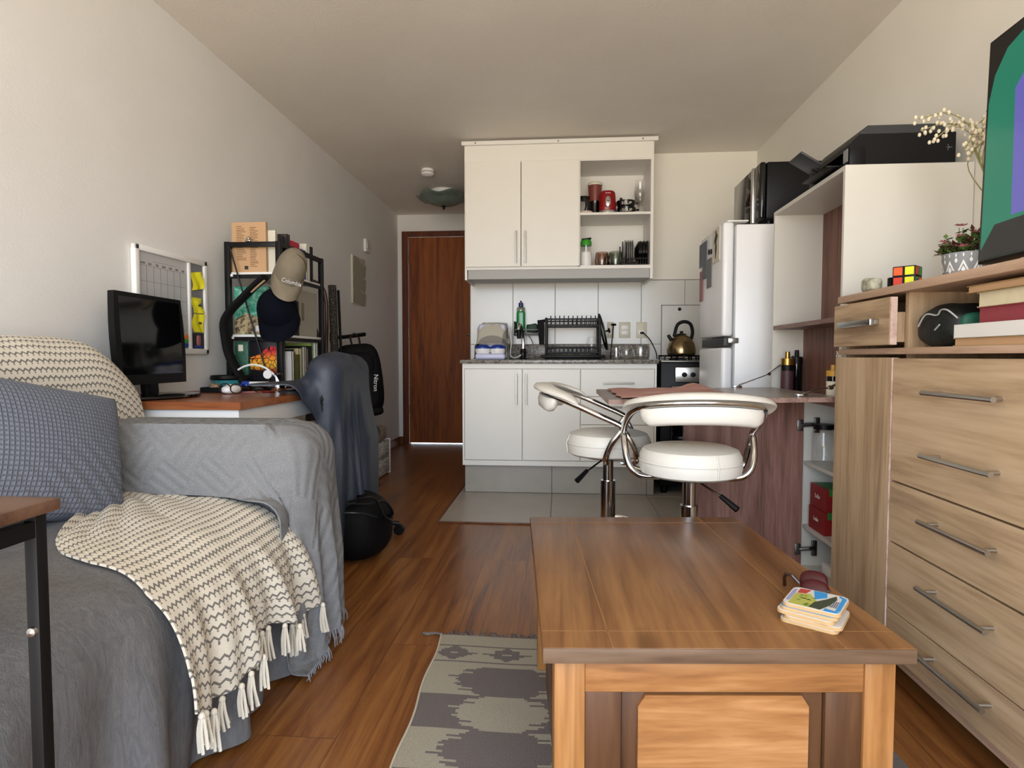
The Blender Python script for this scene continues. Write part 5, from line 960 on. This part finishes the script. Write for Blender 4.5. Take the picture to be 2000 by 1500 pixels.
# television
tvx = 1.02; t = thing('television', 'flat television on the dresser showing a green and violet screen', 'television', (tvx, 1.1, 1.0725)); yb = 1.575
m = Matrix.Translation((tvx, yb, 1.105)) @ Matrix.Rotation(R(-3), 4, 'Z') @ Matrix.Rotation(R(1.2), 4, 'Y')
def tvb(*b, mt=None, nm=None, par=None, **k): g = G().box(*b, **k); g.xf(m); return g.obj(nm, mt, par, smooth=0)
o = tvb(0, -.96, 0, .03, 0, .53, mt='black', nm='housing', par=t, bev=.003); tvb(-.0012, -.955, .006, .0005, -.006, .524, mt='black_gloss', nm='screen', par=t)
def emit(name, h, s): n_ = N(name); n_.done(lin('060606'), .12); n_.b.inputs['Emission Color'].default_value = lin(h); n_.b.inputs['Emission Strength'].default_value = s
emit('screen_green', '0C8468', .8); emit('screen_violet', '6B66BC', .85); emit('screen_dark', '1D2023', .6)
def flat(pts, x, mt, nm): g = G().prism(pts, x - .0003, x, 'x'); g.xf(m); g.obj(nm, mt, o, smooth=0)
arc = [(-.14 + .10 * cos(a), .40 + .10 * sin(a)) for a in np.linspace(0, pi / 2, 10)]
flat([(-.95, .01), (-.012, .01), (-.012, .38), (-.03, .44), (-.07, .485), (-.13, .502), (-.95, .502)], -.0014, 'screen_green', 'picture_field'); flat([(-.95, .095), (-.115, .095), (-.105, .38), (-.16, .43), (-.95, .46)], -.0018, 'screen_violet', 'picture_panel'); flat([(-.95, .01), (-.012, .01), (-.012, .03), (-.06, .085), (-.95, .094)], -.0018, 'screen_dark', 'picture_strip')
g = G()
for y in (-.2, -.76): g.box(-.06, y - .015, -.032, .12, y + .015, -.026).box(.0, y - .01, -.028, .02, y + .01, .002)
g.xf(m); g.obj('stand', 'black', t)
# pot with pink flowers
fx, fy, fz = 1.07, 1.69, 1.0725; t = thing('flower_pot', 'grey pot with white folk pattern holding small pink flowers beside the television', 'potted plant', (fx, fy, fz))
G().lathe([(.05, fz), (.052, fz + .005), (.057, fz + .078), (.053, fz + .078), (.05, fz + .064), (0, fz + .064)], 36, (fx, fy, 0)).obj('pot', M('pot_grey', '8C8E8F', .5), t)
g = G()
for k in range(22):
    a = 2 * pi * k / 22; r = .0558; ca, sa = cos(a), sin(a)
    def pt(du, z, rr=None): rr = .0525 + .005 * (z - fz) / .088 + .0008; b_ = a + du / rr; return (fx + rr * cos(b_), fy + rr * sin(b_), z)
    g.add([pt(-.0015, fz + .066), pt(.0015, fz + .066), pt(.0015, fz + .074), pt(-.0015, fz + .074)], [(0, 1, 2, 3)])
    if k % 2 == 0:
        g.add([pt(-.012, fz + .03), pt(-.008, fz + .03), pt(0, fz + .048), pt(.008, fz + .03), pt(.012, fz + .03), pt(0, fz + .058)], [(0, 1, 2, 5), (2, 3, 4, 5)]); g.add([pt(-.005, fz + .032), pt(0, fz + .024), pt(.005, fz + .032), pt(0, fz + .042)], [(0, 1, 2, 3)])
    else: g.add([pt(-.004, fz + .056), pt(0, fz + .05), pt(.004, fz + .056), pt(0, fz + .064)], [(0, 1, 2, 3)])
g.obj('pattern', 'white', t, smooth=0)
M('leaf', '4F6B2F', .6); M('leaf_red', '5B2E26', .6); M('petal', 'C98083', .6); gl, gs = G(), G(); fl = []
for k in range(64):
    a = rnd.uniform(0, 2 * pi); rr = rnd.uniform(.01, .075); h_ = fz + .08 + rnd.uniform(.005, .075) * (1.15 - rr / .09); tip = Vector((fx + rr * cos(a), fy + rr * sin(a), h_)); b0 = Vector((fx + .02 * cos(a), fy + .02 * sin(a), fz + .07))
    gs.tube([b0, (b0 + tip) * .5 + Vector((0, 0, .012)), tip], .0012, 4)
    for q in range(7):
        d = Vector((rnd.uniform(-1, 1), rnd.uniform(-1, 1), rnd.uniform(-.3, .8))).normalized() * .021; s_ = d.cross(Vector((0, 0, 1))).normalized() * .0062; c = b0.lerp(tip, rnd.uniform(.5, 1)); gl.add([c, c + d * .5 + s_, c + d, c + d * .5 - s_], [(0, 1, 2, 3)], mi=0 if rnd.random() < .7 else 1)
    if k % 3 == 0: fl.append(tip)
gs.obj('stems', 'leaf', t, smooth=0); gl.obj('leaves', ['leaf', 'leaf_red'], t, smooth=0)
for tip in fl:
    g = G()
    for q in range(5):
        a = 2 * pi * q / 5; n_ = Vector((cos(a), sin(a) * .9, .35)); s_ = Vector((-sin(a), cos(a), 0)); c = tip + Vector((-.004, -.006, .004)); g.add([c, c + n_ * .008 + s_ * .0052, c + n_ * .0135, c + n_ * .008 - s_ * .0052], [(0, 1, 2, 3)])
    g.obj('flower', 'petal', t, smooth=0)
# vase with dry white sprays
vx, vy, vz = 1.225, 1.79, 1.0725; t = thing('vase', 'slim dark glass vase with dry white flower sprays behind the television', 'vase', (vx, vy, vz))
G().lathe([(.03, vz), (.045, vz + .02), (.05, vz + .05), (.035, vz + .09), (.018, vz + .13), (.016, vz + .25), (.02, vz + .255)], 24, (vx, vy, 0), cap=False).obj('glass', M('olive_glass', '4A4A33', .1), t)
M('dry_stem', '8C8A57', .8); M('dry_white', 'D8CDB2', .8); M('reed_green', '7E8B4A', .7); g = G(); gb = G(); gg = G()
for k in range(9):
    b0 = Vector((vx, vy, vz + .2)); e = Vector((vx - rnd.uniform(.02, .25) + (.05 if k > 5 else 0), vy + rnd.uniform(-.06, .06), 1.40 + rnd.uniform(.02, .16))); mid = Vector((vx - .02 - .01 * k % 3, vy, vz + .34 + .02 * (k % 4))); ptz = smooth_path([b0, mid, mid.lerp(e, .6) + Vector((.015, 0, .05)), e], 7); g.tube(ptz, .0016, 5)
    for q in range(8, len(ptz)):
        for w_ in range(2): c = ptz[q] + Vector((rnd.uniform(-.012, .012), rnd.uniform(-.012, .012), rnd.uniform(-.014, .006))); gb.sup(c, (.0045, .0045, .006), 1, 1, 7, 5)
for k in range(14): b0 = Vector((vx, vy, vz + .24)); gg.tube([b0, b0 + Vector((rnd.uniform(-.03, .02), rnd.uniform(-.02, .02), .1)), b0 + Vector((rnd.uniform(-.07, .04), rnd.uniform(-.04, .04), rnd.uniform(.14, .32)))], .0012, 4)
for q, nm, mt in ((g, 'stems', 'dry_stem'), (gb, 'blossoms', 'dry_white'), (gg, 'reeds', 'reed_green')): q.obj(nm, mt, t)
# puzzle cube, stone, tool
qx, qy, qs = .955, 1.755, .055; t = thing('puzzle_cube', 'small puzzle cube with orange, yellow, red and green squares on the dresser', 'puzzle cube', (qx, qy, 1.0725)); m = Matrix.Translation((qx, qy, 1.0725 + qs / 2)) @ Matrix.Rotation(R(44), 4, 'Z')
g = G().box(-qs / 2, -qs / 2, -qs / 2, qs / 2, qs / 2, qs / 2, .002); g.xf(m); g.obj('body', 'black', t)
M('sq_orange', 'E2571C', .4); M('sq_red', 'C23320', .4); M('sq_green', '1F8A3C', .4); M('sq_yellow', 'D9DB22', .4)
h = qs / 4; cl = {'L': [['sq_red', 'sq_yellow'], ['sq_orange', 'sq_yellow']], 'F': [['sq_green', 'sq_orange'], ['sq_red', 'sq_green']]}
for i in range(2):
    for j in range(2):
        a, z = (i - .5) * 2 * h, (j - .5) * 2 * h
        g = G().box(-qs / 2 - .0006, -a - h * .78, z - h * .78, -qs / 2, -a + h * .78, z + h * .78); g.xf(m); g.obj('square', cl['L'][j][i], t, smooth=0)
        g = G().box(a - h * .78, -qs / 2 - .0006, z - h * .78, a + h * .78, -qs / 2, z + h * .78); g.xf(m); g.obj('square', cl['F'][j][i], t, smooth=0)
n = N('pale_stone'); nn = n.noise(n.co(), 60, 4); n.bump(nn, .5, .006); n.done(n.ramp(nn, [(.4, '8B8A74'), (.6, 'B2AF99')]), .7)
tag(G().sup((.918, 1.87, 1.0725 + .019), (.02, .035, .0195), .5, .6, 20, 12, fn=lambda v: (v.x, v.y, v.z * (1 + .2 * sin(v.y * 110)) if v.z > 0 else v.z)).obj('stone', 'pale_stone'), 'pale greenish stone block at the far end of the dresser top', 'stone')
t = thing('pocket_tool', 'small dark pocket tool lying between the stone and the puzzle cube', 'tool', (.95, 1.78, 1.0725)); G().box(.93, 1.795, 1.0725, .965, 1.81, 1.0725 + .032, .003).obj('handle', 'black', t); G().tube([(.95, 1.80, 1.09), (.955, 1.76, 1.085), (.96, 1.72, 1.088)], .007, 8, r1=.004).obj('blade', 'dark_grey', t); G().tube([(.945, 1.795, 1.096), (.95, 1.75, 1.094)], .004, 6).obj('hook', M('purple_grey', '5A5470', .5), t)
# books and pouch in the open compartment
by = 1.485; zb = .9045
for i, (h_, y1, x0, c, pg, lb) in enumerate(((.018, 1.47, .905, 'B59A6C', 'kraft', 'thin worn tan paperback at the bottom of the stack under the television'), (.03, 1.46, .90, 'E4E2DC', 'white', 'white book second from the bottom of the stack'), (.036, 1.43, .93, 'A33A42', M('red_pages', '8E3A40', .8), 'thick red edged book in the middle of the stack'), (.032, 1.425, .925, 'CBBF9E', 'pages', 'thick cream book second from the top of the stack'), (.016, 1.445, .915, 'A9875A', 'kraft', 'worn brown paperback on top of the stack under the television'))):
    book('book', lb, x0, y1 - .22, zb, x0 + .15, y1, zb + h_, c, 'books stacked in the dresser', spine='x0' if i in (1,) else 'x1', page=pg, cover=.0015); zb += h_ + .0004
n = N('pouch_cloth'); nn = n.noise(n.co(), 40, 5, .7, 1.5); n.bump(nn, .3, .004); n.done(n.ramp(nn, [(.5, '0A0B0B'), (.66, '12261D'), (.75, '1E3A2C')]), .55)
t = thing('pouch', 'black pouch with grey piping and a green end lying beside the book stack', 'pouch', (.98, 1.56, .9045))
def pf(v): k = (v.y + .075) / .15; return (v.x, v.y, v.z * (.62 + .75 * (1 - abs(k - .45) * 1.3)))
G().sup((.985, 1.578, .9045 + .049), (.07, .088, .044), .5, .6, 32, 18, fn=pf).obj('body', 'pouch_cloth', t); G().sup((.985, 1.495, .955), (.05, .014, .03), .6, .7, 16, 10).obj('end', M('pouch_green', '1D5A45', .6), t)
G().tube(smooth_path([(.912, 1.62, .957), (.909, 1.585, .985), (.915, 1.55, .981), (.912, 1.53, .992), (.912, 1.505, .99), (.925, 1.488, .97)], 5), .002, 6).obj('piping', M('piping_grey', 'A9ABA8', .5), t); G().tube([(.908, 1.545, .945), (.907, 1.525, .957)], .0018, 5).obj('zip_pull', 'piping_grey', t)

# ------------------------------------------------------------------ coffee table, rug
CT = .42; t = thing('coffee_table', 'stained pine coffee table with panelled sides in the foreground', 'coffee table', (.24, 1.34, 0), 0)
m = Matrix.Translation((.242, 1.35, 0)) @ Matrix.Rotation(R(4.2), 4, 'Z'); cw, cl_ = .296, .392
def cb(b, mt, nm, par=t, bev=.002, lab=None): g = G().box(*b, bev); g.xf(m); return g.obj(nm, mt, par, lab)
o = cb((-cw, -cl_, CT - .026, cw, cl_, CT), ['pine_top'], 'table_top', bev=.003); cb((-cw + .001, -cl_ - .0012, CT - .025, cw - .001, -cl_ + .001, CT - .0015), 'pine_edge', 'edge_band', o, .0005)
g = G(); 
for x in (-cw + .112, cw - .112): g.box(x - .0012, -cl_ + .002, CT - .001, x + .0012, cl_ - .002, CT + .0004)
for y in (-cl_ + .06, cl_ - .06): g.box(-cw + .002, y - .0009, CT - .001, cw - .002, y + .0009, CT + .0004)
g.xf(m); g.obj('groove', M('groove_tan', '8A6238', .6), o, smooth=0)
lx, ly, lw = cw - .045, cl_ - .045, .05
for sx in (-1, 1):
    for sy in (-1, 1): cb((sx * lx - lw / 2, sy * ly - lw / 2, 0.0045, sx * lx + lw / 2, sy * ly + lw / 2, CT - .026), 'pine_z', 'leg')
for sy in (-1, 1):
    y = sy * (ly + .008); cb((-lx + lw / 2, y - .014, CT - .085, lx - lw / 2, y + .014, CT - .026), 'pine_x', 'top_rail'); cb((-lx + lw / 2, y - .014, .115, lx - lw / 2, y + .014, .155), 'pine_x', 'bottom_rail')
    for s in (-1, 1): cb((s * (lx - lw / 2) - (.06 if s > 0 else 0), y - .012, .155, s * (lx - lw / 2) + (0 if s > 0 else .06), y + .012, CT - .0855), 'pine_dark', 'stile')
    x1 = lx - lw / 2 - .061; p = cb((-x1, y - .004, .1555, x1, y + .004, CT - .086), 'pine_dark', 'panel')
    zb0, zt0 = .157, CT - .0875; c1, c2 = .026, .018; f = y + sy * .0042; r_y = y + sy * .013
    q = [(-x1 + c1, zb0 + c2), (-x1 + c1, zt0 - c2 * 1.2), (-x1 + c1 + .012, zt0 - .003), (x1 - c1 - .012, zt0 - .003), (x1 - c1, zt0 - c2 * 1.2), (x1 - c1, zb0 + c2), (x1 - c1 - .006, zb0 + .012), (-x1 + c1 + .006, zb0 + .012)]
    g = G().prism([(a, b) for a, b in q], min(f, r_y), max(f, r_y), 'y'); g.xf(m); g.obj('raised_field', 'pine_x', p, smooth=0)
for sx in (-1, 1):
    x = sx * (lx + .006); cb((x - .012, -ly + lw / 2, CT - .085, x + .012, ly - lw / 2, CT - .026), 'pine_top', 'top_rail'); 
    if sx < 0: cb((x - .012, -ly + lw / 2, .135, x + .012, 0.02, CT - .085), 'pine_dark', 'side_panel')
    else: cb((x - .012, -ly + lw / 2, .135, x + .012, ly - lw / 2, CT - .085), 'pine_dark', 'side_panel')
cxx, cyy = .447, 1.078; zc = CT + .0005; cols = [('coaster_cork', 'C9AE84')]; M('coaster_side', 'B59468', .8); M('coaster_white', 'C9C7C1', .5); M('coaster_blue', '2E8FD0', .3); M('coaster_green', '53702C', .4); M('coaster_dark', '35402F', .4); M('coaster_red', 'B23A3A', .4); M('coaster_lime', 'A8A94E', .5); M('coaster_mauve', '8F93B8', .4)
rng = [(0, 0, -35), (.004, -.002, -33), (-.003, .004, -38), (.002, .006, -35), (.005, .005, -34)]; S = .046
for k, (dx, dy, a) in enumerate(rng):
    m = Matrix.Translation((cxx + dx, cyy + dy, zc)) @ Matrix.Rotation(R(a), 4, 'Z'); lb = ['bottom coaster of the stack on the coffee table', 'second coaster from the bottom of the stack', 'middle coaster of the stack on the coffee table', 'second coaster from the top of the stack, with a blue edge', 'top coaster of the stack, printed with a blue and green holiday picture'][k]
    pts = []
    for (sx, sy), a0 in (((1, 1), 0), ((-1, 1), 90), ((-1, -1), 180), ((1, -1), 270)):
        for q in range(5): th_ = R(a0 + 90 * q / 4); pts.append((sx * (S - .012) + .012 * cos(th_), sy * (S - .012) + .012 * sin(th_)))
    t = thing('coaster', lb, 'coaster', (cxx + dx, cyy + dy, zc), 0, 'stacked coasters'); g = G().prism(pts, 0, .0055); g.xf(m); g.obj('base', 'coaster_side', t, smooth=0); g = G().prism([(x * .98, y * .98) for x, y in pts], .0055, .0062); g.xf(m); g.obj('face', 'coaster_white' if k == 4 else ('coaster_blue' if k == 3 else 'coaster_white'), t, smooth=0)
    if k == 4:
        def ft(q, mt, nm, h): g = G().prism(q, .0062, .0062 + h); g.xf(m); g.obj(nm, mt, t, smooth=0)
        ft([(-.043, -.03), (-.037, -.03), (-.037, .034), (-.043, .03)], 'coaster_mauve', 'printed_band', .0002); ft([(-.034, .015), (-.034, .04), (-.016, .042), (-.02, .02)], 'coaster_red', 'printed_red_patch', .0002); ft([(-.036, -.042), (-.036, .012), (-.014, .022), (.002, -.005), (0, -.042)], 'coaster_lime', 'printed_lime_patch', .0002)
        ft([(-.012, .043), (-.002, .0), (.014, .02), (.01, .043)], 'coaster_blue', 'printed_blue_triangle', .0003); ft([(-.004, -.04), (0, -.012), (.014, .012), (.026, .038), (.03, .02), (.022, -.02), (.014, -.042)], 'coaster_dark', 'printed_trees', .00035)
        for q in range(14): x, y = rnd.uniform(-.034, -.006), rnd.uniform(-.04, .006); ft([(x, y), (x + .008, y + .002), (x + .004, y + .006)], 'coaster_green', 'printed_leaf', .0004)
        ft([(.036, -.036), (.043, -.03), (.043, .034), (.03, .043), (.03, .036), (.036, .03)], 'coaster_blue', 'printed_blue_edge', .0002); ft([(.02, -.03), (.044, -.036), (.04, -.042), (.02, -.044)], 'coaster_blue', 'printed_blue_edge', .0003)
        for q in range(4): ft([(.024 + q * .003, -.02), (.026 + q * .003, -.02), (.026 + q * .003, .012), (.024 + q * .003, .012)], 'magnet_grey', 'printed_text', .0003)
    zc += .0066
t = thing('sunglasses', 'dark red tinted sunglasses lying behind the coaster stack', 'sunglasses', (.478, 1.16, CT)); 
for s, yy_ in ((0, 1.152), (-1, 1.2)): g = G().sup((.478 - .018 * s, yy_, CT + .024), (.025, .006, .02), .8, .9, 20, 10, rot=(R(-30), 0, R(-25))); g.obj('lens', 'wine_red', t)
G().tube([(.455, 1.165, CT + .032), (.444, 1.172, CT + .044), (.436, 1.18, CT + .044), (.44, 1.2, CT + .03), (.452, 1.23, CT + .004)], .0035, 8).obj('temple', 'dark_brown', t); G().tube([(.497, 1.14, CT + .026), (.508, 1.16, CT + .02), (.51, 1.21, CT + .004)], .003, 8).obj('temple', 'dark_brown', t)

# rug: woven pattern as coloured cells
rx0, rx1, ry0, ry1 = -.365, .735, .55, 1.845; M('wool_light', '97907F', 1, nz=.12, nsc=220, bump=.4, bsc=300); M('wool_dark', '655D5A', 1, nz=.12, nsc=220, bump=.4, bsc=300); M('wool_edge', 'B9B29F', 1)
nx_, ny_ = 150, 180
def rugfn(i, j):
    x = (i + .5) / nx_ * (rx1 - rx0); y = (ry1 - ry0) - (j + .5) / ny_ * (ry1 - ry0)                 # y from the far end
    if .062 < y < .070 or .155 < y < .163: return 1
    if .07 <= y <= .155:
        u = (x + .02) % .155 - .0775; a = abs(u); b = abs(y - .1125); st_ = int(b / .008)
        if a < .012 and b < .006: return 0
        return 1 if a < (.052, .040, .034, .018, .010)[min(4, st_)] and b < .038 or (a < .07 and b < .004) else 0
    if y > .185:
        yy = y - .185; k = int(yy / .145); v_ = (yy % .145) / .145; tri = 1 - abs(2 * v_ - 1); u = (x + .001) % .44 - .22; a = abs(u)
        saw = (v_ * 5) % 1; wd = .045 + .075 * (math.floor(tri * 4) / 4 if k % 2 else 1 - math.floor((1 - tri) * 4) / 4) + .045 * (saw if v_ < .5 else 1 - saw)
        ins = a < wd; return (1 if ins else 0) if k % 2 == 0 else (0 if ins else 1)
    return 0
A = np.zeros((nx_ + 1, ny_ + 1, 3))
for i in range(nx_ + 1):
    for j in range(ny_ + 1): x, y = rx0 + (rx1 - rx0) * i / nx_, ry0 + (ry1 - ry0) * j / ny_; A[i, j] = (x + (.004 * sin(y * 19) if i in (0,) else 0) + .03 * (1 - (y - ry0) / (ry1 - ry0)), y + .004 * sin(x * 14), .0042)
t = thing('rug', 'grey beige woven rug with stepped diamonds under the coffee table', 'rug', (.18, 1.2, 0)); G().grid(A, mfn=rugfn, thick=.004).obj('weave', ['wool_light', 'wool_dark'], t, smooth=0)
G().tube([tuple(A[0, j] + np.array((-.001, 0, .0005))) for j in range(0, ny_ + 1, 2)], .0028, 6).obj('edge_cord', 'wool_edge', t); g = G()
for k in range(200):
    x = rx0 + (rx1 - rx0) * k / 199; p = Vector((x, ry1 + .004 * sin(x * 14) - .002, .004)); e = Vector((rnd.uniform(-.022, .016), rnd.uniform(.012, .04), -.001)); g.tube([p, p + e * .5 + Vector((rnd.uniform(-.006, .006), 0, .003)), p + e], .0015, 4)
for k in range(5): g.tube([(rx0 + .004, ry1 - .002, .004), (rx0 - .02, ry1 + .004 + k * .002, .006), (rx0 - .05 - .004 * k, ry1 - .004 + .004 * k, .003)], .0018, 4)
g.obj('fringe', 'wool_dark', t)

# ------------------------------------------------------------------ bags, crate and hanging things by the left wall
n = N('bag_black'); nn = n.noise(n.co(), 60, 4); n.bump(nn, .35, .004); n.done(lin('070709'), .7, Specular_IOR_Level=.2); M('strap_black', '0A0A0B', .55)
bx, by_, bz = -1.385, 4.1, .725
t = thing('wall_hook', 'black wall hook bar sticking out above the backpack', 'hook', (-1.5, 4.12, 1.02)); G().tube([(XL, 4.22, 1.015), (-1.5, 4.16, 1.02), (-1.335, 4.08, 1.035)], .014, 10).obj('bar', 'black', t); G().box(XL, 4.17, .99, XL + .012, 4.27, 1.05, .003).obj('plate', 'black', t)
t = thing('backpack', 'black backpack with white vertical lettering hanging from the wall hook', 'backpack', (bx, by_, .47)); tl = (0, R(-5), R(22))
def bf(v): k = (v.z + .25) / .5; return (v.x * (1.04 - .28 * max(0, k - .55) ** 1.2), v.y * (1.05 - .35 * max(0, k - .4)), v.z)
G().sup((bx, by_, bz), (.155, .09, .245), .45, .6, 40, 26, fn=bf, rot=tl).obj('body', 'bag_black', t); ml = Matrix.Translation((bx, by_, bz)) @ Euler(tl).to_matrix().to_4x4()
g = G().sup((.005, -.088, -.08), (.118, .04, .13), .45, .5, 28, 16); g.xf(ml); g.obj('front_pocket', 'bag_black', t); g = G().sup((0, -.06, .1), (.11, .035, .085), .6, .6, 24, 14); g.xf(ml); g.obj('top_pocket', 'bag_black', t); g = G().sup((.01, -.06, -.225), (.13, .06, .035), .6, .5, 24, 12); g.xf(ml); g.obj('bottom_pocket', 'bag_black', t)
g = G().tube(smooth_path([(-.02, 0, .225), (-.03, 0, .29), (.0, 0, .315), (.025, 0, .29), (.03, 0, .225)], 5), .007, 8); g.xf(ml); g.obj('hang_loop', 'strap_black', t)
for px_, e in ((-.05, .02), (.0, .0)): g = G().tube(smooth_path([(px_, .0, -.24), (px_ + e, 0, -.3), (px_ + .01, 0, -.37), (px_ + e * .5, 0, -.43)], 5), .006 if e else .0035, 6); g.xf(ml); g.obj('strap', 'strap_black', t)
for (x, y, z), bd, sz, rr in (((.10, -.1315, -.03), 'Nitron', .042, 90), ((-.118, -.095, -.02), 'olympikus', .045, 78)):
    tx = text('lettering', bd, sz, (0, 0, 0), (0, 0, 0), 'white', None, .001); tx.parent = t; tx.matrix_basis = Matrix.Translation(-Vector((bx, by_, .47))) @ ml @ Matrix.Translation((x, y, z)) @ Matrix.Rotation(R(-8 if rr == 90 else -38), 4, 'Z') @ Matrix.Rotation(R(90), 4, 'X') @ Matrix.Rotation(R(-97), 4, 'Z')
g = G().tube([(-.085, -.098, .075), (-.082, -.1, .045)], .004, 6); g.xf(ml); g.obj('zip_pull', 'white', t)
# duffel bag on the floor
dx_, dy_ = -.89, 2.565; t = thing('duffel_bag', 'round black duffel bag with strap handles on the floor beside the sofa arm', 'bag', (dx_, dy_, 0))
def df(v): return (v.x * (1 + .06 * sin(v.y * 22)), v.y, v.z * (1 + .05 * sin(v.x * 30 + v.y * 18)) if v.z > -.05 else v.z)
G().sup((dx_, dy_, .142), (.15, .15, .14), .7, .85, 40, 24, fn=df).obj('body', 'bag_black', t)
for s in (-1, 1):
    pts = smooth_path([(dx_ + s * .02 - .03, dy_ - .12, .265), (dx_ + s * .05 + .04, dy_ - .14, .285 + .012 * s), (dx_ + .11 + s * .02, dy_ - .12, .275 + .01 * s), (dx_ + .15, dy_ - .08, .24 - .03 * s), (dx_ + .17, dy_ - .02, .19 - .02 * s), (dx_ + .14, dy_ + .03, .17)], 6); G().tube(pts, .009, 8, flat=.5).obj('handle', 'strap_black', t)
G().tube(smooth_path([(dx_ - .12, dy_ - .14, .2), (dx_ - .05, dy_ - .17, .235), (dx_ + .06, dy_ - .15, .235), (dx_ + .12, dy_ - .08, .2)], 6), .004, 6).obj('zip', M('zip_grey', '1D1D1F', .4), t)
# crate with a cushion
n = N('white_wash'); nn = n.noise(n.co(sc=(5, 5, 30)), 2, 5, .7, 1); n.done(n.ramp(nn, [(.36, '6F6A66'), (.46, 'B9B5AE'), (.55, 'DAD7CF')]), .7)
X0, X1, Y0, Y1, H_ = -1.6, -1.285, 4.105, 4.5, .26; t = thing('crate', 'white washed wooden crate by the left wall under the backpack', 'crate', (-1.44, 4.3, 0))
for k in range(3): z0 = .012 + k * .083; G().box(X0, Y0, z0, X1, Y0 + .012, z0 + .08, .002).obj('slat', 'white_wash', t); G().box(X0, Y1 - .012, z0, X1, Y1, z0 + .08, .002).obj('slat', 'white_wash', t)
for k in range(2): z0 = .012 + k * .125; G().box(X1 - .012, Y0 + .012, z0, X1, Y1 - .012, z0 + .12, .002).obj('slat', 'white_wash', t); G().box(X0, Y0 + .012, z0, X0 + .012, Y1 - .012, z0 + .12, .002).obj('slat', 'white_wash', t)
for x in (X0 - .002, X1 - .022):
    for y in (Y0 - .006, Y1 - .016): G().box(x, y, 0, x + .026, y + .022, H_ + .002, .002).obj('corner_post', 'white', t)
G().box(X0 + .012, Y0 + .012, .012, X1 - .012, Y1 - .012, .022).obj('bottom', 'white_wash', t)
n = N('script_cloth'); v = n.n('ShaderNodeTexWave', wave_type='RINGS'); n.put(v.inputs['Vector'], n.co(sc=(3.2, 3.2, 3.2))); v.inputs['Scale'].default_value = 4; v.inputs['Distortion'].default_value = 4; n.done(n.mix(n.ma('MULTIPLY', n.ma('GREATER_THAN', v.outputs[1], .62), n.ma('GREATER_THAN', n.noise(n.co(), 130, 2), .48)), lin('A89B88'), lin('3B342E')), .9)
tag(G().sup(((X0 + X1) / 2 + .002, (Y0 + Y1) / 2, H_ + .05), (.152, .19, .055), .35, .35, 36, 14, fn=lambda v: (v.x, v.y, max(v.z, -.042) * (1 + .0 * v.x))).obj('seat_pad', 'script_cloth'), 'cream cushion with brown script print lying on the crate', 'cushion')
tag(G().box(-1.36, 3.72, 0, -1.225, 4.07, .009, .003).obj('door_mat', M('cork_brown', '6B4A28', .9, nz=.15, nsc=60)), 'small brown mat with dark border on the floor in front of the crate', 'mat')
# coats and a speckled umbrella on the wall beside the tower
n = N('speckle'); nn = n.noise(n.co(), 130, 3, .7); n.done(n.ramp(nn, [(.46, '161412'), (.6, '4C463E'), (.7, '8A8273')]), .8)
t = thing('umbrella', 'long umbrella in a speckled dark sleeve hanging on the wall beyond the shelf tower', 'umbrella', (-1.42, 3.72, .8)); a, b = Vector((-1.415, 3.7, 1.325)), Vector((-1.385, 3.66, .72)); G().tube([a, a.lerp(b, .05), a.lerp(b, .5), b], .025, 12).obj('sleeve', 'speckle', t); G().tube([a + Vector((.038, 0, -.03)), b + Vector((.04, 0, .06))], .009, 8).obj('shaft', 'black_matte', t)
t = thing('rack', 'curved dark wooden coat rack arm behind the shelf tower', 'coat rack', (-1.5, 3.7, 1.0)); G().tube(smooth_path([(-1.56, 3.62, 1.36), (-1.48, 3.64, 1.33), (-1.445, 3.66, 1.26), (-1.445, 3.68, 1.1), (-1.46, 3.7, .9), (-1.47, 3.7, .4), (-1.47, 3.7, .0)], 6), .011, 10).obj('post', M('mahogany', '3E1F14', .35), t); G().lathe([(.1, 0), (.1, .012), (.02, .03)], 24, (-1.47, 3.7, 0)).obj('base', 'mahogany', t)
n = N('brown_cloth'); nn = n.noise(n.co(), 40, 3); n.bump(nn, .3, .004); n.done(lin('4A4542'), .9); A = np.zeros((16, 30, 3))
for i in range(16):
    for j in range(30): u_, v_ = i / 15, j / 29; A[i, j] = (-1.53 + .125 * u_ * (.55 + .45 * min(1, v_ * 3)) + .008 * sin(v_ * 9), 3.52 + .03 * sin(u_ * 9 + v_ * 2), 1.12 - .62 * v_ - .05 * abs(u_ - .4))
t = tag(G().grid(A, thick=.01).obj('hanging_coat', 'brown_cloth', smooth=70), 'dark brown coat hanging on the wall beside the shelf tower', 'coat')
G().box(XL, 3.5, 1.06, -1.47, 3.535, 1.085, .004).obj('hook', 'black', t)
